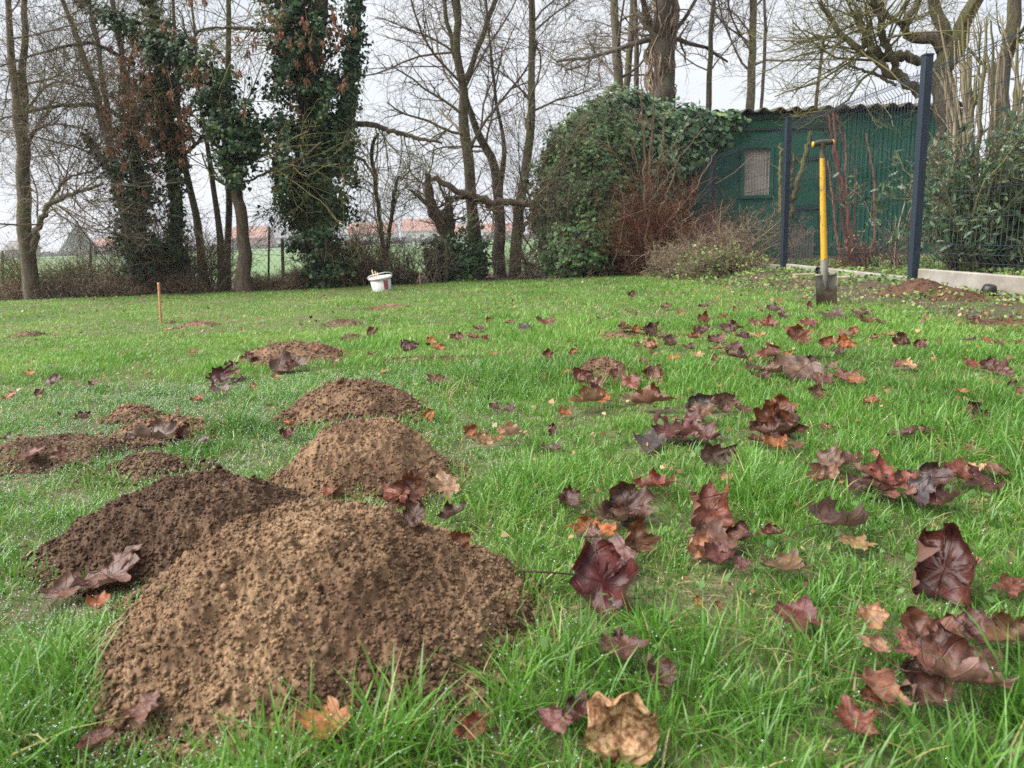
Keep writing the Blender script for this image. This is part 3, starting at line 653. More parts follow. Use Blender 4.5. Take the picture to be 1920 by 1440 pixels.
def put_leaf(me, px, py, wpx, c, pose, label):
    g = G(px, py + wpx * (.10 if pose != 'U' else .25), Zf if 560 < py else None); d = depth(g); s = wpx / FPX * d / 1.0
    o = bpy.data.objects.new('maple_leaf', me); col.objects.link(o)
    yaw = rng.uniform(0, 2 * math.pi)
    if pose == 'U': rot = rotz(rng.uniform(-.5, .5)) @ rotx(math.radians(rng.uniform(36, 64))) @ rotz(rng.uniform(-.7, .7)); lift = s * .30
    elif pose == 'L': rot = rotz(rng.uniform(-.5, .5) + math.pi / 2 * rng.choice([1, -1])) @ rotx(rng.uniform(-.15, .15)); lift = s * .12 + .015
    elif pose == 'C': rot = rotz(rng.uniform(-.4, .4)) @ rotx(math.radians(rng.uniform(12, 42))) @ rotz(yaw); lift = s * .08 + .012
    else: rot = rotz(rng.uniform(-.4, .4)) @ rotx(math.radians(rng.uniform(2, 22))) @ roty(rng.uniform(-.2, .2)) @ rotz(yaw); lift = .014
    LEAFPOS.append((g[0], g[1], max(.02, s * .55)))
    on_hill = float(Zf(g[0], g[1]) - Zg(g[0], g[1]))
    lift = lift + float(grass_height(g[0], g[1])) * .30 * (on_hill < .01)
    M = Matrix(rot.tolist()).to_4x4() @ Matrix.Scale(s, 4); M.translation = (g[0], g[1], g[2] + lift); o.matrix_world = M
    b = np.array(LC[c]) * rng.uniform(.75, 1.35) * (1 + rng.normal(size=3) * .10); o.color = (*np.clip(b, .01, .7), 1)
    tag(o, label, 'leaf', 'fallen maple leaves on the lawn'); return o
for k, (px, py, wpx, c, p, lab) in enumerate(LV):
    put_leaf(BANK[p][(k * 5 + k // 9) % len(BANK[p])], px, py, wpx, c, p, lab or place_label(px, py, wpx, c, p))
g = G(1165, 1425); o = bpy.data.objects.new('mottled_leaf', broad); col.objects.link(o)
s = 150 / FPX * depth(g) / .92
M = Matrix((rotz(.25) @ rotx(math.radians(60)) @ roty(-.25) @ rotz(-.25)).tolist()).to_4x4() @ Matrix.Scale(s, 4); M.translation = (g[0], g[1], g[2] + s * .42); o.matrix_world = M
tag(o, 'mottled tan and brown broad leaf standing upright at the bottom of the picture', 'leaf', 'fallen maple leaves on the lawn')

# blades of the lawn, pressed down where leaves lie
bl = []
for (ya, yb, dens, wid, per, sprd) in ((0.30, 0.75, 40000, 1.0, 18, .010), (0.75, 1.3, 42000, 1.0, 16, .010), (1.3, 2.4, 27000, 1.2, 12, .012), (2.4, 4.2, 14500, 1.6, 9, .02), (4.2, 7.0, 5200, 2.1, 8, .03), (7.0, 10.1, 2600, 2.9, 6, .04)):
    hwid = 0.74 * yb + 0.8; nc = int(dens / per * (yb - ya) * 2 * hwid)
    cx = rng.uniform(-hwid, hwid, nc); cy_ = rng.uniform(ya, yb, nc)
    ok = np.abs(cx) < 0.74 * cy_ + (0.5 if ya < .7 else 0.8); cx, cy_ = cx[ok], cy_[ok]; nc = len(cx)
    ch = rng.uniform(0.65, 1.3, nc); cr_ = rng.rand(nc)
    cx = np.repeat(cx, per); cy_ = np.repeat(cy_, per); ox = rng.normal(size=len(cx)) * sprd; oy = rng.normal(size=len(cx)) * sprd
    x, y = cx + ox, cy_ + oy; N = len(x)
    az = np.arctan2(oy, ox) + rng.normal(size=N) * 0.9
    h = grass_height(x, y) * np.repeat(ch, per) * rng.uniform(0.45, 1.35, N)
    for (lx, ly, lr) in LEAFPOS:
        k_ = (np.abs(x - lx) < lr * 1.6) & (np.abs(y - ly) < lr * 1.6)
        if k_.any(): h[k_] *= 1 - .62 * np.exp(-((x[k_] - lx) ** 2 + (y[k_] - ly) ** 2) / (lr * lr))
    keep = np.ones(N, bool)
    for H in HILLS:
        q = hill_q(H, x, y); mixed = .16 if (H['h'] < .05 and H['hw'] > 50) else .004; keep &= (q > rng.uniform(0.90 if mixed < .1 else .72, 1.06, N)) | ((rng.rand(N) < mixed * (.4 + 2.2 * np.clip(pn(x * 14, y * 14, 3), 0, 1))) & (q > .45))
    bm_ = bedmask(x, y); keep &= rng.rand(N) > bm_ * (0.80 + 0.2 * (pn(x * 3, y * 3, 4) > -0.05)); keep &= rng.rand(N) > litmask(x, y) * 1.1
    thin = pn(x * 3.1, y * 3.1, 12.0); keep &= rng.rand(N) > 0.42 * sstep(0.15, 0.45, thin)
    x, y, az, h, rr = x[keep], y[keep], az[keep], h[keep], np.repeat(cr_, per)[keep]
    bl.append(np.stack([x, y, az, h, np.full(len(x), wid), rr], 1))
bl = np.concatenate(bl); N = len(bl)
x, y, az, h, wid, rr = bl.T
z = Zg(x, y) - 0.003
for H in HILLS: z = z + np.where(hill_q(H, x, y) < 1, hill_h(H, x, y) * 0.9, 0)
patch = np.clip(0.5 + 0.75 * pn(x * 1.4, y * 1.4, 21) + 0.3 * pn(x * 6, y * 6, 2), 0, 1)
rv = np.clip(0.30 * rng.rand(N) + 0.18 * rr + 0.50 * patch + .10 * sstep(2.0, 4, y) + .08 * sstep(.3, -1.5, x) * sstep(1.0, 3, y), 0, 0.93); rv = np.where(rng.rand(N) < 0.04 + .05 * sstep(2.5, 5, y) + .14 * sstep(.05, .4, pn(x * 3.1, y * 3.1, 12.0)), 0.95 + 0.05 * rng.rand(N), rv)
rv0 = rv
bend = np.clip(rng.normal(0.60, 0.30, N) + .5 * (rv0 > .95), 0.05, 1.3)
dx, dy = np.cos(az), np.sin(az)
tw = az + np.pi / 2 + rng.normal(size=N) * 0.6; sx, sy = np.cos(tw), np.sin(tw)
hw = (0.0006 + 0.0007 * rng.rand(N) ** 2) * wid * np.where(h > 0.07, 1.25, 1.0)
S = np.array([0.0, 0.38, 0.74, 1.0]); WS = np.array([0.75, 1.0, 0.72, 0.0])
V = np.zeros((N, 7, 3), np.float32); vi = 0
for s, ws in zip(S, WS):
    fx = h * bend * s ** 1.7 * 1.05; fz = h * (s - 0.42 * np.minimum(bend, 1.1) * s ** 2.2 * bend)
    cxx, cyy, czz = x + dx * fx, y + dy * fx, z + fz
    if ws > 0:
        for sg in (-1, 1):
            V[:, vi, 0] = cxx + sg * sx * hw * ws; V[:, vi, 1] = cyy + sg * sy * hw * ws; V[:, vi, 2] = czz; vi += 1
    else:
        V[:, vi, 0] = cxx; V[:, vi, 1] = cyy; V[:, vi, 2] = czz
b7 = np.arange(N)[:, None, None] * 7
fq = (b7 + np.array([[0, 1, 3, 2], [2, 3, 5, 4]])[None]).reshape(-1, 4); ft = (b7 + np.array([[4, 5, 6]])[None]).reshape(-1, 3)
gb = MB(); gb.add(V.reshape(-1, 3), [fq, ft], np.repeat(rv, 7))
m, c = mat_rnd('grass_blade', [(0.0, (.046, .125, .018)), (0.35, (.088, .215, .028)), (0.65, (.148, .320, .042)), (0.88, (.255, .425, .090)), (0.93, (.33, .42, .11)), (0.97, (.40, .32, .13)), (1, (.50, .40, .20))], 0.36, 0.03, 60, 0.5)
m.translucent(c, 0.38); GRASSM = m.m
# dew hanging on the blades of the open left side
kd = np.where((rng.rand(N) < .6 * sstep(.25, -.5, x) * (y < 2.6) + .05 * (y < 1.6)) & (y < 2.6))[0]; sd_ = rng.choice([2, 3, 4, 5, 6], len(kd)); dp = V[kd, sd_] + [0, 0, .0004]
oct_v = np.array([(1,0,0),(-1,0,0),(0,1,0),(0,-1,0),(0,0,1),(0,0,-1)], float); oct_f = np.array([(0,2,4),(2,1,4),(1,3,4),(3,0,4),(2,0,5),(1,2,5),(3,1,5),(0,3,5)])
dz_ = rng.uniform(.0005, .0012, len(kd)) * (.8 + .35 * y[kd]); gb.add((dp[:, None] + oct_v[None] * dz_[:, None, None]).reshape(-1, 3), ((np.arange(len(kd)) * 6)[:, None, None] + oct_f[None]).reshape(-1, 3), .5, 1)
DEW = NT('dew').set(Base_Color=(.9, .93, .95, 1), Roughness=.05, IOR=1.33, Transmission_Weight=.55).m
grass = gb.build('grass', [GRASSM, DEW]); tag(grass, 'wet green lawn grass covering the garden around the molehills', 'grass', kind='stuff')

# fine leaf litter: crumbled bits in the lawn and bed, past counting
lt = MB(); N = 9000
yy = rng.uniform(.8, 10.6, N) ** 1.0; xx = rng.uniform(-1, 1, N) * (.74 * yy + .2)
dens = np.where(xx > .25 * yy - .4, .65, .22) + 1.0 * bedmask(xx, yy) + .9 * litmask(xx, yy); kp = rng.rand(N) < dens * (.25 + .9 * np.clip(pn(xx * 2.2, yy * 2.2, 17) + .35, 0, 1)); xx, yy = xx[kp], yy[kp]
for H in HILLS: kp = hill_q(H, xx, yy) > 1.05; xx, yy = xx[kp], yy[kp]
szl = rng.uniform(.009, .028, len(xx)) * (.7 + .06 * yy) * np.minimum(1, .30 + .22 * yy)
cards(lt, np.stack([xx, yy, Zg(xx, yy) + .012 + .018 * rng.rand(len(xx)) * (1 - bedmask(xx, yy))], -1), np.tile([0, -.25, 1.0], (len(xx), 1)), szl, IVY, rng.rand(len(xx)), 0, .55)
mm, cc = mat_rnd('leaf_litter', [(0, (.06, .024, .016)), (.35, (.14, .055, .028)), (.6, (.25, .10, .035)), (.85, (.30, .18, .09)), (1, (.45, .33, .19))], .6, .1, 40, .4); mm.translucent(cc, .15)
tag(lt.build('fallen_leaf_litter', mm.m), 'small crumbled brown and orange leaf bits strewn in the grass and bed', 'leaf litter', kind='stuff')

# low weeds in the bed and thin lawn spots
wd = MB(); N = 26000
yy = rng.uniform(2.2, 10.5, N); xx = rng.uniform(.1, .74, N) * yy + .15
kp = rng.rand(N) < bedmask(xx, yy) * np.clip(pn(xx * 2.6, yy * 2.6, 31) * 2.6 + .6, 0, 1); xx, yy = xx[kp], yy[kp]
a, b = [], []
for (px, py, r_, n_) in ((1330, 845, .10, 90), (1420, 1080, .09, 60), (1690, 960, .12, 110), (1740, 935, .05, 40), (1160, 1210, .05, 26), (1065, 1245, .03, 14), (1500, 1110, .10, 70), (1245, 1055, .02, 8), (1620, 985, .10, 60), (1180, 985, .08, 40), (1390, 845, .08, 60)):
    gg = G(px, py); a.append(gg[0] + rng.normal(size=n_) * r_); b.append(gg[1] + rng.normal(size=n_) * r_)
xx = np.concatenate([xx] + a); yy = np.concatenate([yy] + b)
near = np.concatenate([np.zeros(len(xx) - sum(map(len, a)), bool), np.ones(sum(map(len, a)), bool)]); kp = ~near | (rng.rand(len(xx)) < .30); xx, yy, near = xx[kp], yy[kp], near[kp]
cards(wd, np.stack([xx, yy, Zg(xx, yy) + .012 + .03 * rng.rand(len(xx))], -1), np.tile([0, -.15, 1.0], (len(xx), 1)), rng.uniform(.005, .013, len(xx)) * (.8 + .30 * yy), IVY, np.where(near, .1 + .3 * rng.rand(len(xx)), np.clip(rng.rand(len(xx)) * .6 + .5 * pn(xx * 2, yy * 2, 8) + .25, 0, 1)), 0, .6)
tag(wd.build('ground_cover', WEED), 'low yellowish green weeds spreading over the soil bed by the fence', 'weeds', kind='stuff')

# ------------------------------------------------------------------ shed
YS = 12.6
def PX(px, py=400, Y=YS): return float(P(px, py, Y)[0])
def PZ(px, py, Y=YS): return float(P(px, py, Y)[2])
GREEN = NT('green_paint'); n = GREEN.noise(3, 5, .65); n2 = GREEN.noise(26, 4, .7, stretch=(1, 1, .3))
c = GREEN.ramp(n, [(.3, (.009, .080, .046)), (.7, (.018, .112, .066))]); c = GREEN.mix(GREEN.rng_(n2, .62, .75), c, (.055, .085, .065)); GREEN.color(c).set(Roughness=.7, Specular_IOR_Level=.25); GREEN.bump(n2, .2, .01)
GREEN2 = NT('green_paint_board'); n = GREEN2.noise(2, 5, .65); n2 = GREEN2.noise(18, 4, .7)
c = GREEN2.ramp(n, [(.3, (.011, .092, .053)), (.7, (.022, .128, .076))]); c = GREEN2.mix(GREEN2.rng_(n2, .66, .78), c, (.07, .11, .085)); GREEN2.color(c).set(Roughness=.65, Specular_IOR_Level=.25)
DGREEN = NT('dark_green_trim').set(Base_Color=(.010, .038, .030, 1), Roughness=.6).m
ROOF = NT('fibre_cement_roof'); n = ROOF.noise(5, 5, .7); c = ROOF.ramp(n, [(.35, (.055, .048, .040)), (.6, (.12, .11, .085)), (.75, (.10, .115, .05))]); ROOF.color(c).set(Roughness=.95); ROOF.bump(n, .5, .02)
PANE = NT('ribbed_sheet'); n = PANE.noise(4, 4, .6); c = PANE.ramp(n, [(.3, (.26, .22, .18)), (.7, (.46, .40, .34))]); PANE.color(c).set(Roughness=.5)
x0, x1 = PX(1125), PX(1800, 300); zt, zb = PZ(1400, 216), -.25
shed = empty('garden_shed', 'green painted garden shed with wavy roof edge behind the mesh fence', 'shed', ((x0 + x1) / 2, YS, zb))
def ribbed(mb, xa, xb, za, zb_, y, pitch, dpt, sharp=False):
    per = 6; n = int((xb - xa) / pitch * per); xx = np.linspace(xa, xb, n); ph = (xx - xa) / pitch * 2 * np.pi
    yy = y + dpt * (np.tanh(np.sin(ph) * 3) if sharp else np.sin(ph))
    v = np.concatenate([np.stack([xx, yy, np.full(n, za)], -1), np.stack([xx, yy, np.full(n, zb_)], -1)]); k = np.arange(n - 1)
    mb.add(v, np.stack([k, k + 1, k + n + 1, k + n], -1))
xm = PX(1548, 340)
wx0, wx1, wz0, wz1 = PX(1393, 320), PX(1443, 320), PZ(1418, 366), PZ(1418, 279)
mb = MB()
for (a, b, c1, c2) in ((x0, wx0, zb, zt), (wx1, xm, zb, zt), (wx0, wx1, zb, wz0), (wx0, wx1, wz1, zt)): box(mb, ((a + b) / 2, YS + .03, (c1 + c2) / 2), (b - a, .06, c2 - c1))
box(mb, (x0 + .03, YS + 1.6, (zb + zt) / 2), (.06, 3.08, zt - zb)); box(mb, (x1 - .03, YS + 1.6, (zb + zt) / 2), (.06, 3.08, zt - zb)); box(mb, ((x0 + x1) / 2, YS + 3.1, (zb + zt) / 2), (x1 - x0, .06, zt - zb))
mb.build('board_wall', GREEN2.m, shed, False)
mb = MB(); ribbed(mb, xm + .003, x1, zb, zt - .02, YS + .01, .075, .012, True); mb.build('ribbed_wall', GREEN.m, shed)
mb = MB()
for px in (1392, 1404, 1547): xb_ = PX(px, 240); box(mb, (xb_, YS - .012, (zt + wz1) / 2 + .1), (.045, .03, zt - wz1 - .2))
for pz in (zt - .05, zt - .22): box(mb, ((x0 + xm) / 2, YS - .017, pz), (xm - x0, .03, .05))
mb.build('batten', DGREEN, shed, False)
mb = MB(); fw = .05
for (cx_, cz_, sx_, sz_) in (((wx0 + wx1) / 2, wz1 + fw / 2, wx1 - wx0 + 2 * fw, fw), ((wx0 + wx1) / 2, wz0 - fw / 2, wx1 - wx0 + 2 * fw, fw), (wx0 - fw / 2, (wz0 + wz1) / 2, fw, wz1 - wz0), (wx1 + fw / 2, (wz0 + wz1) / 2, fw, wz1 - wz0)): box(mb, (cx_, YS - .02, cz_), (sx_, .045, sz_))
wf = mb.build('window', GREEN2.m, shed, False); mb = MB(); ribbed(mb, wx0, wx1, wz0, wz1, YS + .015, .05, .010); mb.build('pane', PANE.m, wf)
d0, d1, dz = PX(1478, 330), PX(1545, 330), PZ(1510, 292)
mb = MB(); box(mb, ((d0 + d1) / 2, YS - .013, (zb + dz) / 2), (d1 - d0, .025, dz - zb)); dr = mb.build('door', GREEN.m, shed, False)
mb = MB(); 
for (a, b, c1, c2) in ((d0, d1, dz - .07, dz), (d0, d1, dz - .85, dz - .78), (d0, d0 + .07, zb, dz - .07), (d1 - .07, d1, zb, dz - .07)): box(mb, ((a + b) / 2, YS - .04, (c1 + c2) / 2), (b - a, .028, c2 - c1))
A, B = np.array([d0 + .1, YS - .038, dz - .9]), np.array([d1 - .12, YS - .038, zb + .35]); th = math.atan2(B[2] - A[2], B[0] - A[0]); box(mb, (A + B) / 2, (np.linalg.norm(B - A), .022, .06), roty(-th))
mb.build('door_frame', DGREEN, dr, False)
mb = MB(); ribbed(mb, PX(1479, 460), PX(1522, 460), zb + .1, PZ(1500, 428), YS - .06, .05, .01); PATCH = NT('stained_ribbed_sheet'); n = PATCH.noise(6, 5, .7); PATCH.color(PATCH.ramp(n, [(.35, (.05, .075, .055)), (.65, (.20, .18, .14))])).set(Roughness=.7); mb.build('patch_sheet', PATCH.m, shed)
mb = MB(); n = 260; xx = np.linspace(x0 - .15, x1 + .15, n); wv = .033 * np.sin((xx - x0) / .255 * 2 * np.pi); rows = []
for (yy_, zz_) in ((YS - .16, zt + .055), (YS + 3.25, zt + .25), (YS + 3.25, zt + .238), (YS - .16, zt + .043)): rows.append(np.stack([xx, np.full(n, yy_), zz_ + wv], -1))
k = np.arange(n - 1); v = np.concatenate(rows); fl = [np.stack([k + a * n, k + 1 + a * n, k + 1 + ((a + 1) % 4) * n, k + ((a + 1) % 4) * n], -1) for a in range(4)]
mb.add(v, np.concatenate(fl)); mb.build('roof', ROOF.m, shed)

# ------------------------------------------------------------------ panel fence with concrete base
ANTH = NT('anthracite_metal').set(Base_Color=(.020, .030, .044, 1), Roughness=.5, Specular_IOR_Level=.3).m
CONC = NT('concrete_plate'); n = CONC.noise(9, 6, .65); n2 = CONC.noise(70, 3, .6); n3 = CONC.noise(2.2, 4, .6, stretch=(1, 1, 2)); c = CONC.ramp(n, [(.3, (.21, .195, .17)), (.7, (.34, .32, .285))])
c = CONC.mix(CONC.rng_(n3, .5, .72), c, (.20, .17, .13)); c = CONC.mix(CONC.rng_(n2, .66, .74), c, (.11, .10, .085)); CONC.color(c).set(Roughness=.9); CONC.bump(n2, .35, .004)
def post_xy(px, pyt, Y, zt_): return float(P(px, pyt, Y)[0])
FP = [(2.93, 2.65, 1.70), (2.95, 5.40, 1.66), (3.03, 8.16, 1.60), (2.98, 10.6, 1.50), (2.97, 12.1, 1.49)]
FP[1] = (float(P(1708, 525, 5.40)[0]) + .012, 5.40, float(P(1735, 105, 5.40)[2])); FP[2] = (float(P(1470, 480, 8.16)[0]), 8.16, float(P(1474, 222, 8.16)[2]))
FP[3] = (float(P(1335, 400, 10.6)[0]), 10.6, float(P(1337, 287, 10.6)[2])); FP[4] = (float(P(1293, 400, 12.15)[0]), 12.15, float(P(1294, 307, 12.15)[2]))
FP[0] = (FP[1][0] + .0, 2.65, FP[1][2] + .03)
fence = empty('panel_fence', 'anthracite welded mesh fence on a low concrete base at the right', 'fence', (FP[2][0], FP[2][1], float(Zg(FP[2][0], FP[2][1]))))
ZB = [float(P(1720, 500, 5.40)[2])] * 5; ZB[0] += .0
for k, zz in ((2, float(P(1480, 492, 8.16)[2])), (3, None), (4, None)): ZB[k] = zz if zz else ZB[2] - .02
for k, (x_, y_, z_) in enumerate(FP):
    mb = MB(); g0 = float(Zg(x_, y_)); box(mb, (x_, y_, (z_ + g0 - .1) / 2), (.062, .05, z_ - g0 + .1), rotz(.12), .5, .004); po = mb.build('post', ANTH, fence, False)
    mb = MB(); box(mb, (x_, y_, z_ + .006), (.066, .054, .014), rotz(.12), .5, .003); mb.build('post_cap', ANTH, po, False)
for k in range(4):
    A, B = np.array(FP[k]), np.array(FP[k + 1]); L_ = np.hypot(*(B - A)[:2]); u = (B - A)[:2] / L_; nrm_ = np.array([-u[1], u[0]]);  nrm_ = nrm_ if nrm_[0] < 0 else -nrm_
    zb_ = lambda t: ZB[k] * (1 - t) + ZB[k + 1] * t; zt_ = lambda t: (A[2] - .05) * (1 - t) + (B[2] - .05) * t
    if k in (1, 2): zt_ = lambda t, A=A, B=B: (A[2] - .05 if k > 1 else A[2] - .06) * (1 - t) + (B[2] - .03) * t
    prof = [0, .035, .075, .115, .30, .46, .495, .535, .575, .72, .87, .905, .945, .975, 1.0]
    off = [0, 0, .045, 0, 0, 0, 0, .045, 0, 0, 0, 0, .045, 0, 0]
    nw = int(L_ / .05); tt = np.linspace(.02, .98, nw); W = np.zeros((nw, len(prof), 3))
    for j, (pz, of) in enumerate(zip(prof, off)):
        W[:, j, 0] = A[0] + u[0] * tt * L_ + nrm_[0] * (of - .035); W[:, j, 1] = A[1] + u[1] * tt * L_ + nrm_[1] * (of - .035); W[:, j, 2] = zb_(tt) + (zt_(tt) - zb_(tt)) * pz
    mb = MB(); tubes(mb, W, np.full(W.shape[:2], .0024), 4)
    hz = [(.035, 0), (.075, .045), (.115, 0), (.24, 0), (.365, 0), (.495, 0), (.535, .045), (.575, 0), (.69, 0), (.80, 0), (.905, 0), (.945, .045), (.975, 0)]
    Hw = np.zeros((len(hz), 2, 3))
    for j, (pz, of) in enumerate(hz):
        for e, t in enumerate((.015, .985)): Hw[j, e] = (A[0] + u[0] * t * L_ + nrm_[0] * (of - .030), A[1] + u[1] * t * L_ + nrm_[1] * (of - .030), zb_(t) + (zt_(t) - zb_(t)) * pz)
    tubes(mb, Hw, np.full((len(hz), 2), .0022), 4); mb.build('mesh_panel', ANTH, fence)
    mb = MB(); mid = (A + B) / 2; ang = math.atan2(u[1], u[0]); zl = min(ZB[k], ZB[k + 1]) - .012
    box(mb, (mid[0] + .035, mid[1], zl - .25), (L_ - .07, .045, .50), rotz(ang), .5, .006); mb.build('concrete_plate', CONC.m, fence, False)

# dug earth heaped along the concrete base, stone block, plastic cap
def heap(px, py, rx, ry, h, lab, colr=(.105, .062, .040)):
    g = G(px, py); H = dict(x=g[0], y=g[1], rx=rx, ry=ry, h=h, pw=1.5, s=px * .01, c=colr, lab=lab, hw=70)
    o = molehill(H); o.name = 'earth_heap'; o['category'] = 'soil heap'; o['group'] = 'earth dug along the fence base'
heap(1722, 548, .22, .28, .085, 'heap of dark dug earth at the foot of the near fence post'); heap(1795, 556, .16, .25, .05, 'low ridge of dark earth against the concrete base, right of the near post'); heap(1875, 612, .22, .2, .03, 'flat patch of dug earth near the right picture edge')
STONE = NT('sandstone_block'); n = STONE.noise(20, 5, .7); STONE.color(STONE.ramp(n, [(.3, (.20, .17, .10)), (.7, (.38, .34, .22))])).set(Roughness=.9); STONE.bump(n, .5, .01)
def block(px, py, sx, sy, sz, rz, lab, name='stone_block', mat=None):
    g = G(px, py); mb = MB(); box(mb, (g[0], g[1], g[2] + sz / 2 - .01), (sx, sy, sz), rotz(rz), .5, .006); o = mb.build(name, mat or STONE.m, None, False); return tag(o, lab, 'block', 'stone blocks behind the spade' if name == 'stone_block' else None)
block(1576, 534, .115, .08, .075, .15, 'pale yellowish stone block just right of the spade blade'); block(1508, 520, .20, .06, .045, .05, 'low long stone block on the bed left of the spade')
BLACK = NT('black_plastic').set(Base_Color=(.012, .012, .013, 1), Roughness=.4).m
def lathe(mb, prof, n=24, c=(0, 0, 0), rot=None):
    a = np.arange(n) * 2 * np.pi / n; v = np.concatenate([np.stack([r * np.cos(a), r * np.sin(a), np.full(n, z)], -1) for r, z in prof]); k = len(prof)
    if rot is not None: v = v @ np.asarray(rot).T
    i = np.arange(k - 1)[:, None] * n; j = np.arange(n)[None]; j2 = (j + 1) % n
    mb.add(v + np.asarray(c), np.stack([i + j, i + j2, i + n + j2, i + n + j], -1).reshape(-1, 4))
g = G(1852, 556); mb = MB(); lathe(mb, [(.0, .0), (.042, 0), (.045, .02), (.034, .06), (.030, .064), (.0, .066)], 20, g + [0, 0, .005], rotx(.25)); tag(mb.build('plastic_plug', BLACK), 'black plastic cap on the soil against the concrete base', 'cap')
g = G(1531, 517, ); mb = MB(); lathe(mb, [(0, 0), (.020, 0), (.026, .035), (.028, .04), (.024, .04), (.018, .01), (0, .008)], 18, g + [0, 0, .035], rotx(1.0)); tag(mb.build('plastic_pot', BLACK), 'small black plastic pot tipped over beside the spade socket', 'pot')

# ------------------------------------------------------------------ garden spade
sb = G(1550, 574); Ysp = float(sb[1])
def SP(px, py): return P(px, py, Ysp)
spade = empty('garden_spade', 'yellow shafted garden spade with T handle stuck upright in the lawn edge', 'spade', sb)
YEL = NT('yellow_paint'); n = YEL.noise(30, 5, .75, stretch=(1, 1, .25)); n2 = YEL.noise(90, 3, .6); c = YEL.mix(YEL.rng_(n, .55, .66), (.60, .33, .022), (.26, .16, .04)); c = YEL.mix(YEL.rng_(n2, .60, .68), c, (.08, .05, .02)); YEL.color(c).set(Roughness=.5)
YEL2 = NT('yellow_plastic').set(Base_Color=(.50, .29, .03, 1), Roughness=.5).m
RUB = NT('worn_black_grip'); n = RUB.noise(20, 4, .7); RUB.color(RUB.ramp(n, [(.4, (.030, .030, .024)), (.75, (.10, .085, .04))])).set(Roughness=.7)
STEEL = NT('muddy_steel'); n = STEEL.noise(14, 6, .7); n2 = STEEL.noise(5, 4, .6); tcz = STEEL.n('ShaderNodeTexCoord'); sx_ = STEEL.n('ShaderNodeSeparateXYZ'); STEEL.l(tcz.outputs['Object'], sx_.inputs[0])
mud = STEEL.rng_(STEEL.math('ADD', STEEL.math('MULTIPLY', sx_.outputs[2], -6.0), STEEL.math('MULTIPLY', n, 1.6)), .20, .62); c = STEEL.mix(mud, STEEL.ramp(n2, [(.3, (.16, .14, .12)), (.7, (.34, .32, .30))]), (.085, .055, .035)); STEEL.color(c).set(Roughness=.6, Metallic=.25); STEEL.bump(n, .6, .006)
d = depth(sb); rs = lambda px: px / FPX * d
top, bot = SP(1542.5, 272), SP(1545.5, 494); mb = MB(); tubes(mb, spline([SP(1542, 290), SP(1543, 380), SP(1545.5, 495)], 12), np.linspace(rs(4.6), rs(6.0), 12)[None], 14, .5); mb.build('shaft', YEL.m, spade)
mb = MB(); tubes(mb, spline([SP(1542.2, 268), SP(1542.5, 296)], 4), np.array([[rs(6.5), rs(5.2), rs(5.2), rs(5.6)]]), 12, .5); hs = mb.build('handle_socket', RUB.m, spade)
a, b = SP(1525, 271), SP(1561, 267); t = np.linspace(0, 1, 14)[:, None]; mb = MB(); tubes(mb, a + (b - a) * t + np.array([0, 0, 1]) * rs(2.2) * np.sin(t * np.pi), (rs(5.2) * np.array([.86, .95, 1, 1, .96, .93, .92, .92, .93, .96, 1, 1, .95, .86]))[None], 14, .5, cap=True); gr = mb.build('handle_grip', RUB.m, spade)
for e, s_ in ((a, -1), (b, 1)):
    mb = MB(); ax_ = unit(b - a) * s_; tubes(mb, np.stack([e, e + ax_ * rs(1.5), e + ax_ * rs(2.4)]), np.array([[rs(5.3), rs(5.0), rs(2.5)]]), 14, .5, cap=True); mb.build('grip_end', YEL2, gr)
mb = MB(); tubes(mb, spline([SP(1545.3, 487), SP(1545.7, 505), SP(1547, 524), SP(1548, 540)], 10), np.array([[rs(q) for q in (6.5, 6.8, 7, 7, 6.6, 6, 5.2, 4, 2.6, 1.0)]]), 12, .5); mb.build('socket', STEEL.m, spade)
mb = MB(); nu, nv = 13, 12; U, Vv = np.meshgrid(np.linspace(-1, 1, nu), np.linspace(0, 1, nv))
tl, tr_, bl_, br_ = SP(1527.5, 516.5), SP(1568, 514.5), SP(1533, 590), SP(1571, 590)
pt = (tl + (tr_ - tl) * ((U + 1) / 2)[..., None]) * (1 - Vv)[..., None] + (bl_ + (br_ - bl_) * ((U + 1) / 2)[..., None]) * Vv[..., None]
pt[..., 1] += .018 * (1 - U ** 2) - .01 + .02 * Vv; ii = np.arange(nv - 1)[:, None] * nu + np.arange(nu - 1)[None]; f = np.stack([ii, ii + 1, ii + nu + 1, ii + nu], -1).reshape(-1, 4)
mb.add(pt, f); p2 = pt.copy(); p2[..., 1] += .003; mb.add(p2, f[:, ::-1])
for (a, b) in ((SP(1527.5, 516.5), SP(1542, 517)), (SP(1553, 516), SP(1568, 514.5))): tubes(mb, np.stack([a, b]) + [[0, -.006, .002]] * 2, np.full((1, 2), .005), 6, .5, cap=True)
bo = mb.build('blade', STEEL.m, spade)

# ------------------------------------------------------------------ bucket with sticks
bk = G(717, 546); sB = 45 / FPX * depth(bk) / .26
WHT = NT('white_plastic'); n = WHT.noise(6, 4, .6); WHT.color(WHT.ramp(n, [(.3, (.66, .66, .63)), (.7, (.80, .80, .78))])).set(Roughness=.4)
REDL = NT('faded_red_label'); n = REDL.noise(30, 3); REDL.color(REDL.ramp(n, [(.35, (.36, .085, .11)), (.7, (.48, .16, .19))])).set(Roughness=.5)
tilt = roty(math.radians(-5.0)) @ rotx(math.radians(4))
bucket = empty('plastic_bucket', 'white plastic bucket with a red label standing at the far lawn edge', 'bucket', bk)
r1, r0_, hb = .115 * sB, .098 * sB, .155 * sB
mb = MB(); lathe(mb, [(0, 0), (r0_, 0), (r0_ * 1.02, .006), (r1, hb), (r1 * .97, hb), (r0_ * .97, .01), (0, .012)], 40, bk, tilt); mb.build('body', WHT.m, bucket)
